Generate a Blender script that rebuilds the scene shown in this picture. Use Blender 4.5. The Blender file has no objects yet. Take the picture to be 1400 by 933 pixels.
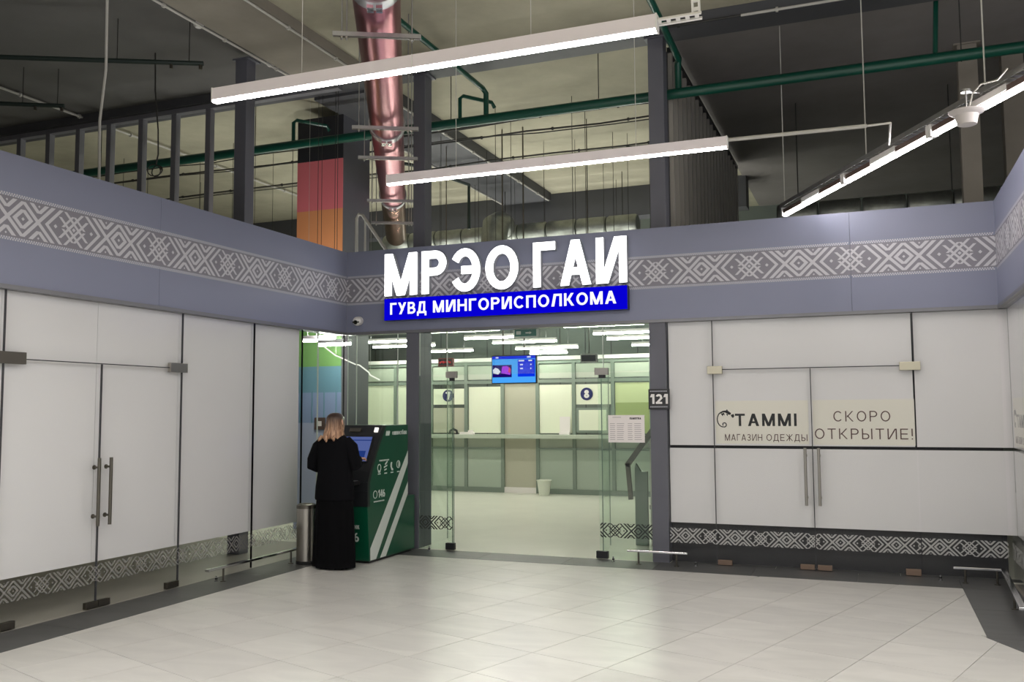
import bpy, bmesh, math, random
from mathutils import Vector, Matrix
random.seed(7)
sc = bpy.context.scene
col = sc.collection
PI = math.pi
# ------------------------------------------------------------------ camera (fitted), world, exposure, lamps
BY, LX, RX = 9.916, -6.193, 1.171          # back wall plane, left wall plane, right wall plane
ZB, ZT, ZC = 2.659, 3.689, 6.10            # fascia bottom / top, concrete slab
F_PX, PITCH, ROLL, YAW, EYE = 1240.41, 0.0764, -0.0060, 0.3773, 1.66
fw = Vector((-math.sin(YAW)*math.cos(PITCH), math.cos(YAW)*math.cos(PITCH), math.sin(PITCH)))
rt0 = Vector((math.cos(YAW), math.sin(YAW), 0)); up0 = rt0.cross(fw)
rt = math.cos(ROLL)*rt0 + math.sin(ROLL)*up0; up = -math.sin(ROLL)*rt0 + math.cos(ROLL)*up0
cam = bpy.data.objects.new('camera', bpy.data.cameras.new('camera')); col.objects.link(cam)
M = Matrix((rt, up, -fw)).transposed().to_4x4(); M.translation = (0, 0, EYE); cam.matrix_world = M
cam.data.sensor_width = 36; cam.data.lens = F_PX*36/1400; cam.data.clip_end = 100
sc.camera = cam
w = bpy.data.worlds.new('hall_ambient'); sc.world = w; w.use_nodes = True
w.node_tree.nodes['Background'].inputs[0].default_value = (0.95, 0.97, 1.0, 1)
w.node_tree.nodes['Background'].inputs[1].default_value = 0.22
sc.view_settings.view_transform = 'Standard'; sc.view_settings.look = 'None'
sc.view_settings.exposure = 0.74; sc.view_settings.gamma = 1.0; sc.view_settings.use_curve_mapping = False
sc.cycles.max_bounces = 10; sc.cycles.diffuse_bounces = 4; sc.cycles.transparent_max_bounces = 24
sc.cycles.glossy_bounces = 4; sc.cycles.sample_clamp_indirect = 6.0
E_TUBE, E_OFFICE, P_UP, P_HALL, P_HALL_UP = 31.0, 46.0, 10.0, 55.0, 46.0
def lamp(name, loc, sx, sy, power, rx=0, color=(1, .98, .975)):
    l = bpy.data.lights.new(name, 'AREA'); l.shape = 'RECTANGLE'; l.size = sx; l.size_y = sy; l.energy = power; l.color = color
    o = bpy.data.objects.new(name, l); o.location = loc; o.rotation_euler = (rx, 0, 0); col.objects.link(o); return o
# unseen lamps added behind and beside the camera to even out the light
for i, (x, y) in enumerate(((-3.2, 2.2), (0.6, 2.2), (-3.2, -0.6), (0.6, -0.6), (-1.4, -3.4), (3.2, 3.6))):
    lamp('unseen_hall_lamp', (x, y, 3.72), 3.0, 0.08, P_HALL)
    lamp('added_ceiling_fill', (x, y, 3.84), 3.0, 0.08, P_HALL_UP, PI)  # upward fill added to lift the dark ceiling

# ------------------------------------------------------------------ materials
def lin(c):
    return tuple(((v/255)/12.92 if v/255 <= .04045 else ((v/255+.055)/1.055)**2.4) for v in c) + (1,)
mats = {}
def mat(name, rgb, rough=.5, metal=0, spec=.5, noise=0, nscale=4, bump=0, emit=0, coat=0):
    m = bpy.data.materials.new(name); m.use_nodes = True; nt = m.node_tree; b = nt.nodes['Principled BSDF']
    c = lin(rgb)
    b.inputs['Base Color'].default_value = c; b.inputs['Roughness'].default_value = rough
    b.inputs['Metallic'].default_value = metal; b.inputs['Specular IOR Level'].default_value = spec
    b.inputs['Coat Weight'].default_value = coat
    if emit:
        b.inputs['Emission Color'].default_value = c; b.inputs['Emission Strength'].default_value = emit
    if noise or bump:
        tc = nt.nodes.new('ShaderNodeTexCoord'); n = nt.nodes.new('ShaderNodeTexNoise')
        n.inputs['Scale'].default_value = nscale; n.inputs['Detail'].default_value = 6; n.inputs['Roughness'].default_value = .62
        nt.links.new(tc.outputs['Object'], n.inputs['Vector'])
        if noise:
            r = nt.nodes.new('ShaderNodeValToRGB')
            r.color_ramp.elements[0].position = .3; r.color_ramp.elements[1].position = .7
            r.color_ramp.elements[0].color = tuple(v*(1-noise) for v in c[:3])+(1,)
            r.color_ramp.elements[1].color = tuple(min(1, v*(1+noise)) for v in c[:3])+(1,)
            nt.links.new(n.outputs['Fac'], r.inputs['Fac']); nt.links.new(r.outputs['Color'], b.inputs['Base Color'])
        if bump:
            bp = nt.nodes.new('ShaderNodeBump'); bp.inputs['Strength'].default_value = bump; bp.inputs['Distance'].default_value = .01
            nt.links.new(n.outputs['Fac'], bp.inputs['Height']); nt.links.new(bp.outputs['Normal'], b.inputs['Normal'])
    mats[name] = m; return m
def thin_glass(name, tint, base=.04, edge=.9, rough=.02):
    m = bpy.data.materials.new(name); m.use_nodes = True; nt = m.node_tree; nt.nodes.clear()
    o = nt.nodes.new('ShaderNodeOutputMaterial'); mx = nt.nodes.new('ShaderNodeMixShader')
    t = nt.nodes.new('ShaderNodeBsdfTransparent'); g = nt.nodes.new('ShaderNodeBsdfGlossy')
    t.inputs[0].default_value = tint + (1,); g.inputs['Roughness'].default_value = rough; g.inputs[0].default_value = (1, 1, 1, 1)
    lw = nt.nodes.new('ShaderNodeLayerWeight'); lw.inputs['Blend'].default_value = .5
    p = nt.nodes.new('ShaderNodeMath'); p.operation = 'POWER'; p.inputs[1].default_value = 5
    a = nt.nodes.new('ShaderNodeMath'); a.operation = 'MULTIPLY_ADD'; a.inputs[1].default_value = edge; a.inputs[2].default_value = base
    nt.links.new(lw.outputs['Facing'], p.inputs[0]); nt.links.new(p.outputs[0], a.inputs[0]); nt.links.new(a.outputs[0], mx.inputs[0])
    nt.links.new(t.outputs[0], mx.inputs[1]); nt.links.new(g.outputs[0], mx.inputs[2]); nt.links.new(mx.outputs[0], o.inputs[0])
    mats[name] = m; return m
def frosted(name, rgb, tr):
    m = bpy.data.materials.new(name); m.use_nodes = True; nt = m.node_tree; b = nt.nodes['Principled BSDF']
    b.inputs['Base Color'].default_value = lin(rgb); b.inputs['Roughness'].default_value = .6; b.inputs['Alpha'].default_value = 1-tr
    mats[name] = m; return m
def tile_mat(name, rgb, rough, amp=.07):
    m = bpy.data.materials.new(name); m.use_nodes = True; nt = m.node_tree; b = nt.nodes['Principled BSDF']
    c = lin(rgb); L = nt.links.new
    tc = nt.nodes.new('ShaderNodeTexCoord'); mp = nt.nodes.new('ShaderNodeMapping'); mp.inputs['Scale'].default_value = (1.0, 2.6, 1); mp.inputs['Rotation'].default_value = (0, 0, .35)
    n = nt.nodes.new('ShaderNodeTexNoise'); n.inputs['Scale'].default_value = 1.6; n.inputs['Detail'].default_value = 8; n.inputs['Distortion'].default_value = 1.2
    oi = nt.nodes.new('ShaderNodeObjectInfo'); ad = nt.nodes.new('ShaderNodeVectorMath'); ad.operation = 'ADD'
    ml = nt.nodes.new('ShaderNodeMath'); ml.operation = 'MULTIPLY'; ml.inputs[1].default_value = 37
    L(oi.outputs['Random'], ml.inputs[0]); L(tc.outputs['Object'], mp.inputs[0]); L(mp.outputs[0], ad.inputs[0]); L(ml.outputs[0], ad.inputs[1]); L(ad.outputs[0], n.inputs['Vector'])
    r = nt.nodes.new('ShaderNodeValToRGB'); r.color_ramp.elements[0].position = .3; r.color_ramp.elements[1].position = .72
    r.color_ramp.elements[0].color = tuple(v*(1-amp*1.3) for v in c[:3])+(1,); r.color_ramp.elements[1].color = tuple(min(1, v*(1+amp)) for v in c[:3])+(1,)
    hs = nt.nodes.new('ShaderNodeHueSaturation'); mr = nt.nodes.new('ShaderNodeMapRange'); mr.inputs[3].default_value = .95; mr.inputs[4].default_value = 1.04
    L(n.outputs['Fac'], r.inputs[0]); L(r.outputs[0], hs.inputs['Color']); L(oi.outputs['Random'], mr.inputs[0]); L(mr.outputs[0], hs.inputs['Value'])
    L(hs.outputs[0], b.inputs['Base Color']); b.inputs['Roughness'].default_value = rough; b.inputs['Specular IOR Level'].default_value = .5
    mats[name] = m
def ramp_duct():
    return mat('duct_pink', (146, 78, 88), .3, 1, .5)
tile_mat('tile', (206, 204, 199), .30); tile_mat('tile_dark', (84, 84, 84), .42, .12)
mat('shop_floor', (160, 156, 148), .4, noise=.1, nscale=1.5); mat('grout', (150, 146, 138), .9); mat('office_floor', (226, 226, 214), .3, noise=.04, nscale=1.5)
mat('fascia', (128, 132, 154), .45, noise=.02, nscale=1.5); mat('ornament_bg', (130, 128, 138), .6); mat('ornament', (196, 195, 202), .6)
mat('seam', (58, 58, 62), .7); mat('lip', (122, 122, 126), .4, .4); mat('white_panel', (222, 220, 222), .55, noise=.015, nscale=1.2)
mat('black_board', (38, 38, 42), .6); mat('cream', (228, 224, 214), .6); mat('ink', (18, 18, 18), .6); mat('ink_brown', (84, 58, 52), .6)
thin_glass('glass', (.988, .992, .988), .012, .5, .14); thin_glass('glass_leaf', (.95, .98, .96), .02, .25); thin_glass('glass_green', (.93, .975, .94)); mat('glass_edge', (104, 120, 112), .2); mat('glass_edge_light', (200, 208, 200), .2)
frosted('frost', (190, 190, 188), .15); frosted('frost_faint', (170, 168, 165), .55); mat('frost_dark', (52, 58, 55), .6)
mat('steel', (176, 172, 164), .3, 1); mat('steel_dark', (110, 106, 98), .35, 1); mat('brass', (184, 178, 158), .35, 1); mat('bronze', (132, 112, 98), .45, .7)
mat('chrome', (215, 215, 218), .12, 1); mat('galv', (168, 168, 170), .38, .9, noise=.1, nscale=12)
mat('column', (96, 97, 106), .5, noise=.05, nscale=3); mat('stud', (118, 118, 124), .5); mat('stud_pale', (168, 164, 156), .5); mat('beam_grey', (76, 77, 81), .6, noise=.06, nscale=2)
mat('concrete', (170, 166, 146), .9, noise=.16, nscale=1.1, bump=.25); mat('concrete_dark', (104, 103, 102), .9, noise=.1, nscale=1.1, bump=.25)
mat('concrete_shade', (134, 130, 128), .9, noise=.1, nscale=1.1, bump=.25); mat('concrete_grey', (140, 134, 124), .9, noise=.12, nscale=1.3, bump=.25)
mat('pipe_green', (6, 70, 56), .35); mat('pipe_dark', (32, 46, 42), .5); mat('cable', (46, 46, 44), .6); mat('conduit', (186, 184, 178), .5)
mat('lamp_body', (238, 230, 234), .4); mat('antenna_white', (206, 200, 198), .45); mat('lamp_white', (232, 230, 228), .4); ramp_duct(); mat('duct_copper', (190, 142, 118), .18, 1)
mat('foil', (150, 154, 148), .42, .9, noise=.2, nscale=6, bump=.9)
def emis(name, rgb, s):
    m = bpy.data.materials.new(name); m.use_nodes = True; nt = m.node_tree; nt.nodes.clear()
    o = nt.nodes.new('ShaderNodeOutputMaterial'); e = nt.nodes.new('ShaderNodeEmission'); e.inputs[0].default_value = lin(rgb); e.inputs[1].default_value = s
    nt.links.new(e.outputs[0], o.inputs[0]); mats[name] = m
emis('tube', (255, 249, 246), E_TUBE); emis('tube_office', (253, 255, 240), E_OFFICE)
emis('sign_white', (255, 255, 255), 2.2); emis('sign_blue', (6, 0, 205), 0.638); emis('sign_text', (255, 255, 255), 0.638)
mat('sign_side', (170, 172, 180), .5)
emis('tv_sky', (74, 168, 255), 0.580); emis('tv_blue', (10, 50, 235), 0.551); emis('tv_night', (30, 8, 110), 0.522); emis('tv_purple', (176, 60, 240), 0.551); emis('tv_white', (235, 232, 250), 0.580); emis('tv_red', (225, 60, 110), 0.522); emis('led_red', (220, 60, 60), 0.464)
mat('black_plastic', (20, 20, 22), .4); mat('kiosk_green', (5, 74, 51), .32, coat=.2); mat('kiosk_dark', (28, 30, 33), .4); mat('kiosk_white', (205, 212, 206), .5)
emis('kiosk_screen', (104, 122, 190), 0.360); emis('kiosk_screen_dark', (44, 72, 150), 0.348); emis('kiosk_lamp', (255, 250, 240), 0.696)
mat('office_frame', (128, 140, 130), .5, .1); mat('office_panel', (182, 190, 176), .35); mat('office_film', (232, 236, 214), .5); mat('office_beige', (186, 184, 166), .45)
mat('film_yellow', (206, 214, 166), .5); mat('film_olive', (160, 172, 112), .5); mat('office_rear', (96, 104, 98), .6); mat('office_low', (170, 182, 168), .35)
mat('disc_navy', (26, 34, 92), .4); mat('paper', (236, 230, 228), .7); mat('print_grey', (170, 164, 166), .7); mat('bin_pale', (214, 218, 204), .5)
mat('band_black', (34, 34, 40), .6); mat('band_red', (214, 112, 120), .55); mat('band_orange', (214, 142, 94), .55); mat('band_yellow', (208, 190, 80), .55)
mat('band_green', (128, 178, 104), .5); mat('band_teal', (112, 156, 176), .5); mat('band_blue', (146, 166, 204), .5); mat('band_lavender', (186, 196, 224), .5)
mat('skin', (214, 166, 142), .55); mat('hair_blond', (178, 142, 104), .42, noise=.28, nscale=30); mat('hair_root', (92, 66, 50), .5, noise=.15, nscale=40)
mat('cloth_black', (15, 15, 18), .95, spec=.1); mat('cloth_skirt', (11, 11, 13), .95, spec=.1); mat('shoe', (14, 14, 14), .4)
mat('plate', (40, 41, 44), .4); mat('lens', (8, 8, 10), .1); mat('rubber', (28, 28, 28), .8); mat('exit_teal', (60, 128, 118), .4); mat('red_box', (150, 50, 44), .5); mat('brown_box', (92, 74, 68), .5)

# ------------------------------------------------------------------ mesh helpers
class MB:
    def __init__(s): s.v = []; s.f = []
    def add(s, vs, fs):
        n = len(s.v); s.v += [tuple(v) for v in vs]; s.f += [tuple(i+n for i in f) for f in fs]; return s
    def box(s, x0, x1, y0, y1, z0, z1):
        return s.add([(x0,y0,z0),(x1,y0,z0),(x1,y1,z0),(x0,y1,z0),(x0,y0,z1),(x1,y0,z1),(x1,y1,z1),(x0,y1,z1)],
              [(0,3,2,1),(4,5,6,7),(0,1,5,4),(1,2,6,5),(2,3,7,6),(3,0,4,7)])
    def obox(s, c, ax, ay, az):          # centre and three half-axis vectors
        c, ax, ay, az = map(Vector, (c, ax, ay, az)); V = []
        for k in (-1, 1):
            for i, j in ((-1,-1),(1,-1),(1,1),(-1,1)): V.append(c+ax*i+ay*j+az*k)
        return s.add(V, [(0,3,2,1),(4,5,6,7),(0,1,5,4),(1,2,6,5),(2,3,7,6),(3,0,4,7)])
    def bar(s, p0, p1, w, h):            # rectangular bar, h vertical-ish
        p0, p1 = Vector(p0), Vector(p1); d = p1-p0; L = d.length; d /= L
        u = Vector((0,0,1)) if abs(d.z) < .9 else Vector((0,1,0))
        sx = d.cross(u).normalized(); sy = sx.cross(d)
        return s.obox((p0+p1)/2, d*L/2, sx*w/2, sy*h/2)
    def tube(s, pts, r, n=8, cap=True):
        pts = [Vector(p) for p in pts]; rs = r if isinstance(r, (list, tuple)) else [r]*len(pts)
        rings = []; prev = None
        for i, p in enumerate(pts):
            d = (pts[min(i+1, len(pts)-1)]-pts[max(i-1, 0)]).normalized()
            if prev is None:
                u = Vector((0,0,1)) if abs(d.z) < .9 else Vector((1,0,0)); a = d.cross(u).normalized()
            else: a = (prev-d*prev.dot(d)).normalized()
            prev = a; b = d.cross(a); rings.append([p+(a*math.cos(2*PI*k/n)+b*math.sin(2*PI*k/n))*rs[i] for k in range(n)])
        V = [v for rg in rings for v in rg]; F = []
        for i in range(len(pts)-1):
            for k in range(n): F.append((i*n+k, i*n+(k+1)%n, (i+1)*n+(k+1)%n, (i+1)*n+k))
        if cap: F.append(tuple(range(n-1, -1, -1))); F.append(tuple((len(pts)-1)*n+k for k in range(n)))
        return s.add(V, F)
    def lathe(s, c, prof, n=20):         # prof: (radius, z)
        V = []; F = []
        for r, z in prof:
            for k in range(n): V.append((c[0]+r*math.cos(2*PI*k/n), c[1]+r*math.sin(2*PI*k/n), c[2]+z))
        for i in range(len(prof)-1):
            for k in range(n): F.append((i*n+k, i*n+(k+1)%n, (i+1)*n+(k+1)%n, (i+1)*n+k))
        F.append(tuple(range(n-1, -1, -1))); F.append(tuple((len(prof)-1)*n+k for k in range(n)))
        return s.add(V, F)
    def prism(s, poly, fr, d):           # poly in frame units -> extruded by d along N
        O, U, Vv, N = map(Vector, fr); n = len(poly)
        a = [O+U*x+Vv*y for x, y in poly]; b = [p+N*d for p in a]
        F = [tuple(range(n-1, -1, -1)), tuple(range(n, 2*n))]+[(i, (i+1)%n, n+(i+1)%n, n+i) for i in range(n)]
        return s.add(a+b, F)
    def flat(s, poly, fr, d=0):
        O, U, Vv, N = map(Vector, fr); return s.add([O+U*x+Vv*y+N*d for x, y in poly], [tuple(range(len(poly)))])
    def loft(s, rings, cap=True):
        n = len(rings[0]); V = [v for r in rings for v in r]; F = []
        for i in range(len(rings)-1):
            for k in range(n): F.append((i*n+k, i*n+(k+1)%n, (i+1)*n+(k+1)%n, (i+1)*n+k))
        if cap: F.append(tuple(range(n-1, -1, -1))); F.append(tuple((len(rings)-1)*n+k for k in range(n)))
        return s.add(V, F)
    def mesh(s, name, m, smooth=False):
        me = bpy.data.meshes.new(name); me.from_pydata(s.v, [], s.f); me.update()
        bm = bmesh.new(); bm.from_mesh(me); bmesh.ops.recalc_face_normals(bm, faces=bm.faces); bm.to_mesh(me); bm.free()
        me.materials.append(mats[m])
        if smooth:
            me.polygons.foreach_set('use_smooth', [True]*len(me.polygons))
            try: me.set_sharp_from_angle(angle=math.radians(40))
            except Exception: pass
        return me
    def build(s, name, m, parent=None, smooth=False, bevel=0, label=None):
        o = bpy.data.objects.new(name, s.mesh(name, m, smooth)); col.objects.link(o)
        if bevel:
            b = o.modifiers.new('bevel', 'BEVEL'); b.width = bevel; b.segments = 2; b.limit_method = 'ANGLE'
        if parent is not None: attach(o, parent)
        if label: o['label'] = label
        return o
wm = {}
def worldm(o):
    m = o.matrix_parent_inverse @ Matrix.Translation(o.location) @ o.rotation_euler.to_matrix().to_4x4()
    return worldm(o.parent) @ m if o.parent else m
def attach(o, parent):
    o.parent = parent; o.matrix_parent_inverse = worldm(parent).inverted()
def thing(name, label, cat, loc=(0,0,0), group=None):
    o = bpy.data.objects.new(name, None); o.empty_display_size = .1; col.objects.link(o); o.location = loc
    o['label'] = label; o['category'] = cat
    if group: o['group'] = group
    return o
def tag(o, label, cat, group=None):
    o['label'] = label; o['category'] = cat
    if group: o['group'] = group
    return o
def structure(o, label=None):
    o['kind'] = 'structure'
    if label: o['label'] = label
    return o
def senode(name, loc=(0,0,0)):
    o = bpy.data.objects.new(name, None); col.objects.link(o); o.location = loc; o['kind'] = 'structure'; return o
def copy_tree(o, parent=None, loc=None):
    c = o.copy(); col.objects.link(c)
    if parent: c.parent = parent
    if loc is not None: c.location = loc
    for ch in list(o.children): copy_tree(ch, c)
    return c
BACK = lambda x, z, y: ((x, y, z), (1,0,0), (0,0,1), (0,-1,0))      # frames: origin, right, up, towards viewer
LEFT = lambda y, z, x: ((x, y, z), (0,1,0), (0,0,1), (1,0,0))
RIGHT = lambda y, z, x: ((x, y, z), (0,-1,0), (0,0,1), (-1,0,0))

# ------------------------------------------------------------------ stroke lettering
def glyph(ch, t):
    P = []; k = t*1.14
    def R(x0, y0, x1, y1): P.append([(x0,y0),(x1,y0),(x1,y1),(x0,y1)])
    def Dg(xa, ya, xb, yb, kk=None):
        q = kk or k; P.append([(xa,ya),(xa+q,ya),(xb+q,yb),(xb,yb)])
    def A(cx, cy, rx, ry, a0, a1, n=14):
        for i in range(n):
            u, v = (math.radians(a0+(a1-a0)*j/n) for j in (i, i+1))
            P.append([(cx+rx*math.cos(u), cy+ry*math.sin(u)), (cx+rx*math.cos(v), cy+ry*math.sin(v)),
                      (cx+(rx-t)*math.cos(v), cy+(ry-t)*math.sin(v)), (cx+(rx-t)*math.cos(u), cy+(ry-t)*math.sin(u))])
    w = .7
    if ch in 'МM': w = .86; R(0,0,t,1); R(w-t,0,w,1); Dg(0,1,w/2-k/2,0); Dg(w-k,1,w/2-k/2,0)
    elif ch in 'РP': w = .64; R(0,0,t,1); R(t,1-t,.35,1); R(t,.42,.35,.42+t); A(.35,.71,.29,.29,-90,90)
    elif ch == 'Э': w = .74; A(.35,.5,.38,.5,-148,148,20); R(.26,.5-t/2,.7,.5+t/2)
    elif ch in 'ОO': w = .8; A(.4,.5,.4,.5,0,360,26)
    elif ch == 'Г': w = .56; R(0,0,t,1); R(t,1-t,w,1)
    elif ch in 'АA': w = .76; Dg(0,0,w/2-k/2,1); Dg(w-k,0,w/2-k/2,1); R(.2,.23,.56,.23+t*.9)
    elif ch == 'И': w = .74; R(0,0,t,1); R(w-t,0,w,1); Dg(t*.45,0,w-t*.45-k,1)
    elif ch == 'У': w = .7; Dg(.10,0,w-k,1); Dg(w*.42,.34,0,1)
    elif ch in 'ВB': w = .66; R(0,0,t,1); R(t,1-t,.36,1); R(t,.5-t/2,.38,.5+t/2); R(t,0,.36,t); A(.36,.735,.25,.265,-90,90); A(.36,.27+t*.12,.30,.27+t*.12,-90,90)
    elif ch == 'Д': w = .8; R(0,-.2,t*.85,t); R(w-t*.85,-.2,w,t); R(0,0,w,t); R(w-t-.1,0,w-.1,1); R(.24,1-t,w-.1,1); Dg(.09,t*.5,.2,1)
    elif ch in 'НH': w = .72; R(0,0,t,1); R(w-t,0,w,1); R(t,.5-t/2,w-t,.5+t/2)
    elif ch in 'СC': w = .74; A(.4,.5,.4,.5,42,318,20)
    elif ch == 'П': w = .7; R(0,0,t,1); R(w-t,0,w,1); R(t,1-t,w-t,1)
    elif ch == 'Л': w = .74; R(w-t,0,w,1); R(.2,1-t,w,1); Dg(0,0,.17,1)
    elif ch in 'КK': w = .7; R(0,0,t,1); Dg(t*.9,.42,w-k*1.15,1); Dg(w-k,0,t*1.1,.58)
    elif ch == 'З': w = .64; A(.3,.74,.28,.26,-80,155); A(.3,.27,.32,.27,-155,85); R(.2,.5-t/2,.36,.5+t/2)
    elif ch == 'Ж': w = 1.0; R(.5-t/2,0,.5+t/2,1); Dg(0,1,.42,.5); Dg(0,0,.42,.5); Dg(1-k,1,.58-k,.5); Dg(1-k,0,.58-k,.5)
    elif ch in 'ЬЫ':
        R(0,0,t,1); R(t,.54-t,.32,.54); R(t,0,.32,t); A(.32,.27,.27,.27,-90,90); w = .6
        if ch == 'Ы': R(.74,0,.74+t,1); w = .74+t
    elif ch in 'ЕE': w = .62; R(0,0,t,1); R(t,1-t,w,1); R(t,.5-t/2,w*.92,.5+t/2); R(t,0,w,t)
    elif ch in 'ТT': w = .68; R(w/2-t/2,0,w/2+t/2,1); R(0,1-t,w,1)
    elif ch == 'I': w = t; R(0,0,t,1)
    elif ch == 'Я': w = .66; R(w-t,0,w,1); R(.3,1-t,w-t,1); R(.3,.42,w-t,.42+t); A(.3,.71,.29,.29,90,270); Dg(0,0,.3,.45)
    elif ch == '!': w = t; R(0,.3,t,1); R(0,0,t,t)
    elif ch == '1': w = .42; R(w-t,0,w,1); Dg(0,.68,w-t-k*.4,1,t*1.5)
    elif ch == '2': w = .6; A(.3,.7,.3,.3,-25,165); R(0,0,w,t); Dg(0,t*.6,.42,.62,k*1.1)
    elif ch == '3': return glyph('З', t)
    elif ch == '4': w = .62; R(.4,0,.4+t,1); R(0,.22,w,.22+t); Dg(0,.25,.36,1)
    elif ch == '6': w = .6; A(.3,.31,.3,.31,0,360,18); A(.42,.45,.42,.55,95,190)
    elif ch == '7': w = .58; R(0,1-t,w,1); Dg(.12,0,w-k,1-t*.5)
    elif ch == '8': w = .62; A(.31,.745,.27,.255,0,360,18); A(.31,.28,.31,.28,0,360,18)
    elif ch == 'е': w = .56; A(.28,.36,.28,.36,0,318,16); R(.05,.36-t/2,.54,.36+t/2)
    elif ch == 'а': w = .56; A(.28,.36,.28,.36,0,360,16); R(w-t,0,w,.72)
    elif ch == 'б': w = .58; A(.29,.34,.29,.34,0,360,16); A(.5,.5,.5,.5,95,190); R(.44,1-t,.58,1)
    elif ch in 'лнвистк':
        p, ww = glyph(ch.upper(), t/.72); return [[(x*.72, y*.72) for x, y in q] for q in p], ww*.72
    elif ch == ' ': w = .3
    return P, w
def text_mb(s, fr, width, height, t=.16, gap=.14, depth=.002, per_char=False):
    out = []; x = 0; kk = 0
    for ch in s:
        p, ww = glyph(ch, t); out.append((ch, x, p)); x += ww+gap
    tot = x-gap; sx = width/tot; res = []; mb = MB()
    for ch, x0, p in out:
        if per_char: mb = MB()
        for q in p:
            q2 = [((x0+a)*sx, b*height) for a, b in q]
            if depth > 0: kk = (kk+1) % 7; mb.prism(q2, fr, depth+.00015*kk)
            else: mb.flat(q2, fr)
        if per_char and p: res.append((ch, mb))
    return res if per_char else mb

# ------------------------------------------------------------------ ornament (woven belt pattern, flat print)
def ornament(fr, x0, x1, hh, period, phase, a=.135, dots=True):
    """fr origin on the band's middle line; x along, y up, hh half height of the motif; clipped to [x0,x1]"""
    mb = MB(); kk = 0
    S = []
    def st(xa, ya, xb, yb, q=a): S.append([(xa-q,ya),(xa+q,ya),(xb+q,yb),(xb-q,yb)])
    pu = period/hh; h = pu/2
    for sx in (1, -1):
        for sy in (1, -1):
            st(0, 0.93*sy, .93*sx, 0); st(.93*sx, 0, 1.9*sx, .97*sy)           # diamond and its crossing arms
            st(0, .5*sy, .5*sx, 0, .14)                                           # inner diamond
            st(.98*sx, .48*sy, .5*sx, .97*sy); st(.98*sx, .48*sy, 1.47*sx, .97*sy)   # nested V
            st(1.48*sx, 0, 2.42*sx, .95*sy, .12)                                   # chevron
            for m in (1,):                                                         # rotated hash round x = h
                st((h-.92)*sx, -.58*sy, (h+.58)*sx, .92*sy, .1); st((h-.58)*sx, -.92*sy, (h+.92)*sx, .58*sy, .1)
                for cx_, cy_ in ((-.22, .56), (-.56, .22)): st((h+cx_-.17)*sx, (cy_-.17)*sy, (h+cx_+.17)*sx, (cy_+.17)*sy, .09)
    S.append([(-.1,0),(0,-.1),(.1,0),(0,.1)])
    for c in (h, -h, h-1.22, -(h-1.22)): S.append([(c-.12,0),(c,-.12),(c+.12,0),(c,.12)])
    for c in (.98, -.98):
        for y in (.86, -.86): S.append([(c-.07,y),(c,y-.07),(c+.07,y),(c,y+.07)])
    def clip(poly, lo, hi):
        for s, b in ((1, lo), (-1, hi)):
            o = []
            for i in range(len(poly)):
                p, q = poly[i], poly[(i+1) % len(poly)]; ip, iq = s*(p[0]-b) >= 0, s*(q[0]-b) >= 0
                if ip: o.append(p)
                if ip != iq:
                    u = (b-p[0])/(q[0]-p[0]); o.append((b, p[1]+(q[1]-p[1])*u))
            poly = o
            if len(poly) < 3: return None
        return poly
    n0 = math.floor((x0-phase)/period)-1; n1 = math.ceil((x1-phase)/period)+1
    for n in range(n0, n1+1):
        c = phase+n*period
        for q in S:
            pl = clip([(c+x*hh, y*hh) for x, y in q], max(x0, c-period/2), min(x1, c+period/2))
            if pl: kk += 1; mb.flat(pl, fr, .00003*(kk % 61))
    if dots:
        dx = hh*.15; n = int((x1-x0)/dx)
        for i in range(n):
            x = x0+(i+.5)*dx
            for j, y in enumerate((1.10, 1.19)):
                xo = x+(dx/2 if j else 0); e = hh*.042
                for s in (1, -1): mb.flat([(xo-e,s*y*hh-e),(xo+e,s*y*hh-e),(xo+e,s*y*hh+e),(xo-e,s*y*hh+e)], fr)
    return mb

# ================================================================== STRUCTURE
# ---- floor with single tiles
floor = structure(MB().box(-14, 6, -9, BY-.02, -.06, -.012).build('floor', 'grout'), 'pale stone tile floor of the hall')
PHI = .3154; TS = .6029
tu = Vector((math.cos(PHI), -math.sin(PHI))); tv = Vector((math.sin(PHI), math.cos(PHI)))
u_off, v_off = -1.561, 4.985
def clip2(poly, nx, ny, c):
    o = []
    for i in range(len(poly)):
        p, q = poly[i], poly[(i+1) % len(poly)]; fp = nx*p[0]+ny*p[1]-c; fq = nx*q[0]+ny*q[1]-c
        if fp >= 0: o.append(p)
        if (fp >= 0) != (fq >= 0): s = fp/(fp-fq); o.append((p[0]+(q[0]-p[0])*s, p[1]+(q[1]-p[1])*s))
    return o
def area(p): return abs(sum(p[i][0]*p[(i+1)%len(p)][1]-p[(i+1)%len(p)][0]*p[i][1] for i in range(len(p))))/2
tile_me = {}
def full_tile():
    g = TS/2-.0022; mb = MB()
    V = [tu*a*g+tv*b*g for a, b in ((-1,-1),(1,-1),(1,1),(-1,1))]
    mb.v = [(v.x, v.y, -.011) for v in V]+[(v.x, v.y, 0) for v in V]; mb.f = [(4,5,6,7),(0,1,5,4),(1,2,6,5),(2,3,7,6),(3,0,4,7)]
    return mb.mesh('tile', 'tile')
FT = full_tile(); tiles = []; far = []
DG = Vector((.4617, -.8870))                                   # direction of the slanted shop front on the right
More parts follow.
